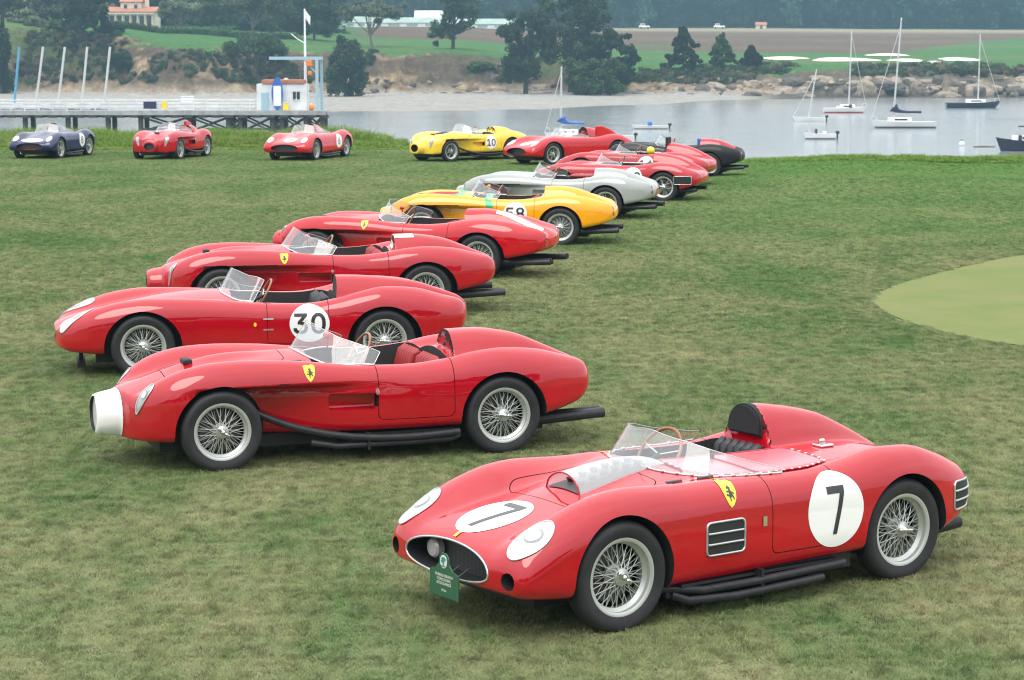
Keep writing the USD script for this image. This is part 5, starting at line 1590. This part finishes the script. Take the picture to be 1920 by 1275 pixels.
hb = shore_point(252, 548)
h = thing('house', (hb[0], hb[1], hb[2] - .4), 0, 'pale stucco house with terracotta roof and columned front among trees on the bluff', 'house')
put('wall', join(box(-6, 6, 0, 8, 0, 4.0)), M['stucco'], h)
put('upper_wall', box(-2.8, 2.2, 2.5, 8, 4.0, 6.4), M['stucco'], h)
put('roof', gable(-6, 6, 0, 8, 4.02, 5.3), M['terracotta'], h)
put('upper_roof', gable(-2.8, 2.2, 2.5, 8, 6.42, 7.6), M['terracotta'], h)
put('chimney', box(2.9, 3.8, 4, 5, 4.6, 8.0), M['stucco'], h)
for k in range(6):
    put('window', box(-5.0 + k * 1.8, -4.0 + k * 1.8, -.03, .2, .5, 3.0), M['window'], h)
for k in range(7):
    put('column', trimesh.creation.cylinder(.16, 3.4, sections=10).apply_translation((-5.4 + k * 1.8, -.5, 1.7)), M['stucco'], h, smooth=40)
put('porch_beam', box(-5.8, 5.8, -.75, -.25, 3.4, 3.75), M['stucco'], h)
for k in (-1.6, .9):
    put('window', box(k - .4, k + .4, 2.46, 2.6, 4.7, 5.8), M['window'], h)
hb2 = shore_point(18, 545)
h = thing('house', (hb2[0], hb2[1], hb2[2] - .5), 0, 'tan house with brown roof at the left edge above the bluff', 'house')
put('wall', box(-4, 4, 0, 7, 0, 3.2), M['stucco'], h); put('roof', gable(-4, 4, 0, 7, 3.22, 5.0), M['terracotta'], h)
for k in (-2, 0.5): put('window', box(k, k + 1.2, -.03, .1, 1.0, 2.3), M['window'], h)

for k, (px, d, w_, hh, lab) in enumerate(((660, 760, 9, 3.2, 'white roofed low greenhouse behind the lone umbrella cypress'), (775, 790, 16, 3.0, 'long pale green greenhouse roof left of the open pine'), (905, 790, 15, 3.0, 'pale greenhouse roof partly behind the dark cypresses'), (806, 800, 5, 5.4, 'white gabled barn above the greenhouses'))):
    q = shore_point(px, d)
    g = thing('greenhouse' if k < 3 else 'barn', (q[0], q[1], q[2] - .3), 0, lab, 'greenhouse' if k < 3 else 'barn')
    put('wall', box(-w_, w_, 0, 8, 0, hh * .55), M['white_wall'], g)
    put('roof', gable(-w_, w_, 0, 8, hh * .55 + .02, hh + .6), M['greenhouse'] if k != 3 else M['white_wall'], g)
    for j in range(5):
        x_ = -w_ + 2 * w_ * (j + .5) / 5
        put('window', box(x_ - w_ * .12, x_ + w_ * .12, -.04, .1, hh * .15, hh * .45), M['greenhouse'], g)
for px, d, lab in ((1206, 905, 'small white truck parked at the upper edge of the brown field'), (1345, 905, 'pale pickup parked at the upper field edge, middle of three specks')):
    q = shore_point(px, d)
    g = thing('truck', (q[0], q[1], q[2]), 0, lab, 'truck')
    put('body', rbox(-2.2, 2.2, 0, 1.8, .5, 1.2, .1), M['boat_white'], g); put('cab', rbox(-1.6, .2, .1, 1.7, 1.15, 2.0, .15), M['boat_white'], g); put('window', box(-1.4, 0, .06, .2, 1.4, 1.8), M['window'], g)
    for x_ in (-1.4, 1.4):
        put('wheel', revolve_y([(0, 0), (.38, 0), (.4, .1), (.38, .25), (0, .25)], 16).apply_transform(trimesh.transformations.translation_matrix((x_, -.02, .4))), M['rubber'], g)
q = shore_point(1423, 902)
g = thing('shed', (q[0], q[1], q[2] - .2), 0, 'small tan roofed shed at the upper edge of the brown field', 'shed')
put('wall', box(-2, 2, 0, 3, 0, 1.8), M['stucco'], g); put('roof', gable(-2, 2, 0, 3, 1.82, 2.9), M['terracotta'], g); put('door', box(-.5, .5, -.04, .1, .05, 1.6), M['pier_dark'], g)

# bunkers on the links
for k, (px, d, w_, dp, lab) in enumerate(((1466, 545, 5.2, 7, 'leftmost long white sand bunker by the pines'), (1575, 540, 6.6, 12, 'largest white sand bunker with a rounded hump'), (1660, 575, 4.4, 6, 'upper small white bunker above the tall mast'), (1694, 535, 3.6, 6, 'white bunker right of the tall white mast'), (1790, 540, 4.6, 8, 'white bunker left of the navy boat mast'), (1745, 520, 2.6, 3, 'thin pale bunker between two larger bunkers'))):
    a = np.linspace(0, 2 * np.pi, 40, endpoint=False)
    r_ = 1 + .20 * np.sin(2 * a + k) + .16 * np.sin(3 * a + 2.3 * k) + .10 * np.sin(5 * a + 2 * k)
    cx, cy = (px - CX) / F_PX * d, d
    rings_ = [np.stack([cx + w_ * r_ * f * np.cos(a), cy + dp * r_ * f * np.sin(a)], 1) for f in (1, .7, .35)]
    xy = np.vstack(rings_ + [np.array([[cx, cy]])])
    z = far_z(xy[:, 0], xy[:, 1], True) + np.concatenate([np.full(40, .04), np.full(40, .30), np.full(40, .45), [.5]])
    f = []
    for i in range(2):
        for j in range(40):
            f += [(i * 40 + j, i * 40 + (j + 1) % 40, (i + 1) * 40 + (j + 1) % 40), (i * 40 + j, (i + 1) * 40 + (j + 1) % 40, (i + 1) * 40 + j)]
    f += [(80 + j, 80 + (j + 1) % 40, 120) for j in range(40)]
    say(put('sand_bunker', (np.column_stack([xy, z]), np.array(f)), M['sand'], smooth=True), lab, 'bunker', 'sand bunkers on the far links')

# ------------------------------------------------------------------ the pier
PD = 256.0
def PX(px, d=PD): return (px - CX) / F_PX * d
def PZ(py, d=PD): return CAM_H + (Y_HORIZON - py) / F_PX * d
DZ = PZ(206)
pier = thing('pier', (0, PD, 0), 0, 'long timber pier on dark piles with pale railing along the left shore', 'pier')
x0, x1 = PX(-160), PX(613)
nb = 60
for k in range(nb):
    xa = x0 + (x1 - x0) * k / nb; xb = x0 + (x1 - x0) * (k + 1) / nb - .03
    put('deck_plank', box(xa, xb, -.1, 5.2, DZ - .12 + .008 * (k % 3), DZ), M['pier_wood'], pier)
put('edge_beam', box(x0, x1, -.28, -.12, DZ - .50, DZ - .02), M['pier_wood'], pier)
put('stringer', box(x0, x1, .5, .75, DZ - .75, DZ - .16), M['pier_dark'], pier)
for k, xx in enumerate(np.arange(x0, x1, 1.55)):
    put('joist_end', box(xx, xx + .95, -.22, .4, DZ - .80, DZ - .53), M['pier_dark'], pier)
piles = [PX(p) for p in (-110, -30, 50, 130, 205, 266, 355, 430, 452, 512, 530, 575, 605)]
for xx in piles:
    for yy in (.4, 4.6):
        put('pile', trimesh.creation.cylinder(.30, DZ - .5 - (WATER - 2), sections=12).apply_translation((xx, yy, (DZ - .5 + WATER - 2) / 2)), M['pier_dark'], pier, smooth=40)
def beam(a, b, w=.12):
    return tube([a, (np.array(a) + np.array(b)) / 2, b], w, 6)
for xa, xb in zip(piles[5:-1], piles[6:]):
    for yy in (.4, 4.6):
        put('brace', beam((xa, yy, DZ - .7), (xb, yy, WATER + .5)), M['pier_dark'], pier); put('brace', beam((xb, yy, DZ - .7), (xa, yy, WATER + .5)), M['pier_dark'], pier)
    put('cross_beam', box(min(xa, xb), max(xa, xb), .15, .40, WATER + .7, WATER + .95), M['pier_dark'], pier)
for k, xx in enumerate(np.arange(x0, PX(480), 1.6)):
    put('rail_post', box(xx, xx + .12, -.06, .06, DZ + .003, DZ + 1.2), M['white_wall'], pier)
for zz in (.35, .75, 1.12):
    put('rail', box(x0, PX(480), -.09, -.063, DZ + zz, DZ + zz + .10), M['white_wall'], pier)
    put('rail', box(x0, PX(480), 5.05, 5.08, DZ + zz, DZ + zz + .10), M['white_wall'], pier)
for k in range(14):
    xx = x0 + 4 + k * 2.9
    if xx < PX(470): put('rail_panel', box(xx, xx + 1.9, -.058, -.03, DZ + .2, DZ + .95), M['white_wall'], pier)
def on_pier(name, px, label, category, dy=2.0):
    return thing(name, (PX(px), PD + dy, DZ + .002), 0, label, category)
hut = on_pier('hut', 528, 'small white hut with terracotta coping at the pier end', 'hut', 1.6)
hw_ = (PX(575) - PX(481)) / 2
put('wall', box(-hw_, hw_, 0, 3.0, 0, PZ(157) - DZ), M['white_wall'], hut)
put('roof', rbox(-hw_ + .6, hw_ - .2, -.15, 3.15, PZ(157) - DZ + .003, PZ(149) - DZ, .08), M['terracotta'], hut)
wf = put('window', box(PX(549) - PX(528), PX(562) - PX(528), -.05, .05, PZ(186) - DZ, PZ(171) - DZ), M['window'], hut)
put('frame', join(*[box(PX(a) - PX(528), PX(b) - PX(528), -.08, -.052, PZ(d_) - DZ, PZ(c_) - DZ) for a, b, c_, d_ in ((548, 563, 169.6, 171), (548, 563, 186, 187.4), (555, 556, 171, 186))]), M['boat_white'], wf)
put('door', box(-hw_ + .5, -hw_ + 1.4, -.04, .05, .02, 2.0), M['pale_blue'], hut)
put('vent_turret', trimesh.creation.capsule(.6, .35, count=[10, 10]).apply_translation((PX(536) - PX(528), .4, PZ(156) - DZ)), M['stucco'], hut, smooth=True)
kb = on_pier('paddle_board', 521, 'tall blue board with white middle stood against the hut', 'board', .9)
bs = np.linspace(0, 1, 24); hk = PZ(143) - DZ
bw = .55 * np.sin(np.pi * np.clip(bs, .02, .995)) ** .55
bo = sg.Polygon(np.concatenate([np.stack([bw, bs * hk], 1), np.stack([-bw[::-1], bs[::-1] * hk], 1)]))
put('board', upright(trimesh.creation.extrude_polygon(bo, .10, engine='earcut')).apply_transform(trimesh.transformations.rotation_matrix(-math.pi / 2, [0, 0, 1])), M['lightblue'], kb)
put('white_panel', upright(trimesh.creation.extrude_polygon(sg.box(-.26, hk * .16, .26, hk * .70).buffer(.1), .02, engine='earcut')).apply_transform(trimesh.transformations.rotation_matrix(-math.pi / 2, [0, 0, 1])).apply_translation((0, -.105, 0)), M['white'], kb)
yb = on_pier('locker', 537, 'cream locker standing by the blue board', 'locker', .8)
put('body', rbox(-.3, .3, -.2, .2, 0, .8, .05), M['badge'], yb); put('lid', rbox(-.33, .33, -.23, .23, .803, .88, .03), M['cream'], yb)
cr = on_pier('hoist', 597, 'pale blue steel boat hoist with overhanging beam at the pier end', 'hoist', 1.8)
zt = PZ(112) - DZ
put('column', box(-.34, .0, -.2, .2, 0, zt), M['pale_blue'], cr); put('column', box(.12, .42, .9, 1.2, 0, zt), M['pale_blue'], cr)
put('beam', box(PX(505) - PX(597), .5, -.18, .18, zt + .003, zt + .36), M['pale_blue'], cr)
put('top_beam', box(.12, .42, .2, 1.2, zt + .003, zt + .3), M['pale_blue'], cr)
put('trolley', rbox(PX(574) - PX(597), PX(586) - PX(597), -.25, .25, zt - .75, zt - .05, .08), M['orange'], cr)
put('chain', tube([(PX(580) - PX(597), 0, zt - .7), (PX(580) - PX(597), 0, zt - 1.3)], .05, 6), M['hub_dark'], cr)
put('hook_block', rbox(PX(577) - PX(597), PX(585) - PX(597), -.18, .18, zt - 1.75, zt - 1.28, .1), M['orange'], cr)
put('brace', beam((-.17, 0, zt - 1.6), (PX(570) - PX(597), 0, zt + .05), .08), M['pale_blue'], cr)
fb = on_pier('float_ball', 585, 'orange float ball on the pier beside the hoist column', 'float', .6)
put('ball', trimesh.creation.icosphere(2, .34).apply_translation((0, 0, .34)), M['orange'], fb, smooth=True); put('cap', trimesh.creation.cylinder(.1, .16, sections=12).apply_translation((0, 0, .72)), M['white'], fb)
fp = on_pier('flagpole', 570, 'tall white flagpole with small white flag and gaff above the pier hut', 'flagpole', 3.5)
zf_ = CAM_H + (Y_HORIZON - 18) / F_PX * (PD + 3.5) - DZ
put('pole', tube(np.stack([np.zeros(8), np.zeros(8), np.linspace(0, zf_, 8)], 1), np.linspace(.2, .09, 8), 10), M['boat_white'], fp, smooth=True)
put('gaff', tube([(0, 0, zf_ * .66), (-.8, 0, zf_ * .70), (-1.6, 0, zf_ * .755)], .06, 6), M['boat_white'], fp)
fa = np.linspace(0, 1, 10); FV = np.array([(.1 + .55 * a * (1 - .1 * b), .10 * math.sin(a * 6), zf_ - .15 - 1.6 * b - .75 * a) for a in fa for b in (0, .3, .6)])
FF = np.array([t for i in range(9) for j in range(2) for t in ((i * 3 + j, (i + 1) * 3 + j, (i + 1) * 3 + j + 1), (i * 3 + j, (i + 1) * 3 + j + 1, i * 3 + j + 1))])
put('flag', (FV, FF), M['boat_white'], fp, smooth=True)


def hull_mesh(L, B, fb, draft=.35, bow=.9, n=22, m=9, stern=.75):
    """A boat hull, bow at +x, waterline at z = 0."""
    u = np.linspace(0, 1, n); V = []
    for s in u:
        x = -L / 2 + L * s
        half = B / 2 * (stern + (1 - stern) * np.sin(np.pi * min(s * 1.25, 1) / 2)) * (1 - max(0, (s - .45) / .55) ** 2.2)
        zt = fb * (1 + .35 * max(0, (s - .35) / .65) ** 2)
        for k in np.linspace(-1, 1, m):
            V.append((x - L * (.42 * max(0, s - .74) - .30 * max(0, .10 - s)) * (1 - abs(k) ** 1.4), half * np.sign(k) * abs(k) ** .55, -draft * (1 - s * .4) + (zt + draft * (1 - s * .4)) * abs(k) ** 1.6))
    V = np.array(V); f = []
    for i in range(n - 1):
        for j in range(m - 1):
            a = i * m + j; f += [(a, a + 1, a + m + 1), (a, a + m + 1, a + m)]
    for j in range(1, m - 1): f.append((0, j + 1, j))
    hull = trimesh.Trimesh(V, np.array(f), process=False)
    dv = np.vstack([V[::m] + [0, 0, -.04], V[m - 1::m] + [0, 0, -.04]]); df = np.array([t for i in range(n - 1) for t in ((i, i + 1, n + i + 1), (i, n + i + 1, n + i))])
    return hull, (dv, df)


def boat(name, px0, px1, py, label, hull='boat_white', bow=-1, fb=.8, B=None, mast=None, boom=None, cabin=True, outboard=False, stripe=None, canopy=None, category='boat', screen=False):
    d = (CAM_H - WATER) * F_PX / (py - Y_HORIZON)
    L = (px1 - px0) / F_PX * d; xc = ((px0 + px1) / 2 - CX) / F_PX * d
    t = thing(name, (xc, d, WATER), 0 if bow > 0 else math.pi, label, category, 'boats moored in the cove')
    hm, dk = hull_mesh(L, B or L * .3, fb)
    put('hull', hm, M[hull], t, smooth=40)
    put('deck', dk, M['boat_white'], t, smooth=True)
    if stripe:
        v = hull_mesh(L * 1.004, (B or L * .3) * 1.014, fb)[0]
        put('waterline_band', trimesh.intersections.slice_mesh_plane(v, [0, 0, -1], [0, 0, fb * .24]), M[stripe], t, smooth=40)
    if cabin:
        c = put('cabin', rbox(-L * .12, L * .22, -L * .09, L * .09, fb - .05, fb + .55, .14), M['boat_white'], t, smooth=40)
        for s in (-1, 1): put('window', rbox(-L * .05, L * .14, s * L * .09 - .03, s * L * .09 + .03, fb + .18, fb + .40, .025, 6), M['window'], c)
    if mast:
        mx, y0, ty, tx = mast
        xb = (mx - (px0 + px1) / 2) / F_PX * d * (1 if bow > 0 else -1); xt = (tx - (px0 + px1) / 2) / F_PX * d * (1 if bow > 0 else -1)
        zt = CAM_H + (Y_HORIZON - ty) / F_PX * d - WATER
        put('mast', tube(np.stack([np.linspace(xb, xt, 6), np.zeros(6), np.linspace(fb * .6, zt, 6)], 1), np.linspace(.13, .085, 6), 8), M['mast'], t, smooth=True)
        put('forestay', tube([(L * .49, 0, fb * 1.2), ((L * .49 + xt) / 2, 0, (zt * .94 + fb) / 2), (xt, 0, zt * .94)], .04, 5), M['mast'], t)
        put('spreader', tube([(xt * .6 + xb * .4, -.9, zt * .6), (xt * .6 + xb * .4, .9, zt * .6)], .04, 5), M['mast'], t)
        if boom:
            put('boom', tube([(xb, 0, fb + 1.0), (xb - L * .42, 0, fb + 1.1)], .07, 7), M['mast'], t)
            n_ = 14; s = np.linspace(0, 1, n_)
            put('sail_cover', tube(np.stack([xb - .05 - L * .42 * s, 0 * s, fb + 1.2 + 1.1 * np.exp(-s * 7) * .55], 1), .16 + .55 * np.exp(-s * 9), 10), M[boom], t, smooth=True)
        put('pulpit', tube([(L * .40, -.3, fb * 1.1), (L * .40, -.3, fb * 1.2 + .5), (L * .47, 0, fb * 1.25 + .55), (L * .40, .3, fb * 1.2 + .5), (L * .40, .3, fb * 1.1)], .03, 5), M['mast'], t)
    if outboard:
        put('outboard_motor', join(rbox(-L / 2 - .40, -L / 2 + .02, -.18, .18, fb - .02, fb + .32, .10), rbox(-L / 2 - .25, -L / 2 - .08, -.06, .06, -.3, fb + .1, .04)), M['black'], t, smooth=40)
    if canopy:
        put('canopy', rbox(-L * .20, L * .10, -L * .13, L * .13, fb + 1.35, fb + 1.46, .05), M[canopy], t, smooth=40)
        for sx2 in (-L * .18, L * .08):
            for sy2 in (-L * .12, L * .12): put('canopy_post', tube([(sx2, sy2, fb - .1), (sx2, sy2, fb + 1.38)], .03, 5), M['mast'], t)
    if screen:
        put('windscreen', rbox(L * .08, L * .14, -L * .12, L * .12, fb + .0, fb + .55, .02), M['window'], t)
        put('seat', rbox(-L * .2, -L * .1, -L * .1, L * .1, fb - .2, fb + .3, .05), M['boat_white'], t)
    return t


boat('sailing_boat', 1628, 1752, 238, 'white sailing boat with navy sail cover on its boom, tallest mast', mast=(1671, 190, 34, 1683), boom='navy', stripe='hull_grey', fb=.78)
boat('sailing_boat', 1768, 1871, 201, 'navy hulled sailing boat against the far rocks', hull='navy_hull', bow=1, mast=(1829, 190, 64, 1830), fb=.9)
boat('sailing_boat', 1541, 1622, 210, 'white sailing boat with red waterline near the far rocks', bow=1, mast=(1588, 180, 57, 1591), stripe='tail_red', fb=.75, screen=True)
boat('sailing_boat', 1484, 1545, 226, 'small pale sailing dinghy with leaning mast and black outboard', mast=(1513, 190, 129, 1527), cabin=False, outboard=True, fb=.55)
boat('motor_boat', 1504, 1565, 259, 'small white open motor boat with black outboard below the leaning mast', cabin=False, outboard=True, fb=.6, stripe='hull_grey', screen=True, category='motor boat')
mb = boat('motor_boat', 1183, 1252, 240, 'low white open motor boat with blue bundle amidships', cabin=False, outboard=True, fb=.42, stripe='hull_grey', category='motor boat')
put('bundle', rbox(-.3, .3, -.3, .3, .3, .95, .2), M['lightblue'], mb, smooth=40)
boat('motor_boat', 1132, 1188, 258, 'low grey skiff just above the red car tails', cabin=False, outboard=True, fb=.35, category='motor boat')
boat('sailing_boat', 1020, 1122, 262, 'sailing boat with bright blue sail cover partly hidden behind the red cars', mast=(1051, 225, 124, 1052), boom='lightblue', fb=.7)
boat('motor_cruiser', 1864, 1975, 281, 'navy and white cabin cruiser with blue canopy at the right edge', hull='navy_hull', fb=1.0, canopy='navy', screen=True, category='motor boat')
for px, py, lab in ((1801, 271, 'white mooring buoy left of the cabin cruiser'),):
    d = (CAM_H - WATER) * F_PX / (py - Y_HORIZON)
    b = thing('mooring_buoy', ((px - CX) / F_PX * d, d, WATER), 0, lab, 'buoy')
    put('float', trimesh.creation.icosphere(2, .30).apply_translation((0, 0, .16)), M['boat_white'], b, smooth=True); put('ring', trimesh.creation.torus(.10, .025).apply_transform(trimesh.transformations.rotation_matrix(math.pi / 2, [1, 0, 0])).apply_translation((0, 0, .55)), M['hub_dark'], b, smooth=True)
d = (CAM_H - WATER) * F_PX / (274 - Y_HORIZON)
b = thing('floating_log', ((1843 - CX) / F_PX * d, d, WATER), 0, 'thin floating log between the buoy and the cabin cruiser', 'log')
put('trunk', tube([(-1.1, 0, .02), (0, .1, .05), (1.1, 0, .03)], .10, 8), M['bark'], b, smooth=True)
# dinghies stored on the pier with leaning masts
for k, (pxb, pxt, mat, lab) in enumerate(((20, 33, 'sky_blue', 'leftmost leaning mast on the pier, painted blue'), (60, 78, 'mast', 'first pale leaning mast right of the blue one'), (102, 119, 'mast', 'second pale leaning mast right of the blue one'), (147, 161, 'mast', 'third pale leaning mast right of the blue one'), (189, 204, 'mast', 'rightmost leaning pale mast on the pier'))):
    t = on_pier('sailing_dinghy', pxb, lab + ', standing in a stored dinghy', 'dinghy', 3.0)
    hm, dk = hull_mesh(3.2, 1.3, .45, .2)
    hm.apply_translation((0, 0, .22)); put('hull', hm, M['boat_white'], t, smooth=40)
    zt = CAM_H + (Y_HORIZON - 88) / F_PX * (PD + 3) - DZ
    put('mast', tube([(0, 0, .3), ((PX(pxt) - PX(pxb)) / 2, 0, zt / 2), (PX(pxt) - PX(pxb), 0, zt)], .14, 8), M[mat], t, smooth=True)
for px, wpx, mat, lab in ((285, 24, 'navy', 'dark grey notice panel hung on the pier railing'), (312, 10, 'badge', 'yellow panel hung on the pier railing')):
    t = thing('notice_board', (PX(px), PD - .16, DZ + .15), 0, lab, 'panel')
    w_ = wpx / 2 / F_PX * PD
    put('panel', box(-w_, w_, -.02, .02, 0, .95), M[mat], t); put('border', join(box(-w_, w_, -.03, -.022, .90, .95), box(-w_, w_, -.03, -.022, 0, .05)), M['boat_white'], t)
t = on_pier('equipment_box', 350, 'white box on the pier deck behind the railing', 'box', 2.0)
put('body', rbox(-.7, .7, -.4, .4, 0, 1.45, .05), M['boat_white'], t); put('lid', rbox(-.74, .74, -.44, .44, 1.453, 1.6, .04), M['white_wall'], t)

# ------------------------------------------------------------------ trees behind the viewer's end of the lawn, as at the clubhouse side
rb = np.random.default_rng(9)
gp_ = [tree_geometry('bush' if k % 2 else 'cypress', 13, 7, 900 + k, 90, .7)[0] for k in range(3)]
pos_ = [(-80 + k * 9 + rb.uniform(-3, 3), -40 - rb.uniform(0, 22), 0) for k in range(19)]
instancer('clubhouse_grove', gp_, M['leaf_mid'], np.array(pos_), rb.integers(0, 3, 19), rb.uniform(0, 6.28, 19), rb.uniform(.8, 1.15, (19, 1)) * np.ones(3), 'dark grove of trees on the clubhouse side of the lawn', 'woodland')

# ------------------------------------------------------------------ haze
hz = usdkit.material(stage, '/World/Looks/haze_air', {'v': ('principled_volume', {'color': (.46, .78, .95), 'density': .00020, 'anisotropy': .2})}, [], volume='v.volume')
hbx = trimesh.creation.box((2400, 2200, 96)); hbx.apply_translation((0, 880, 35))
say(put('haze', hbx, hz), 'thin pale sea haze over the cove', 'haze', kind='stuff')
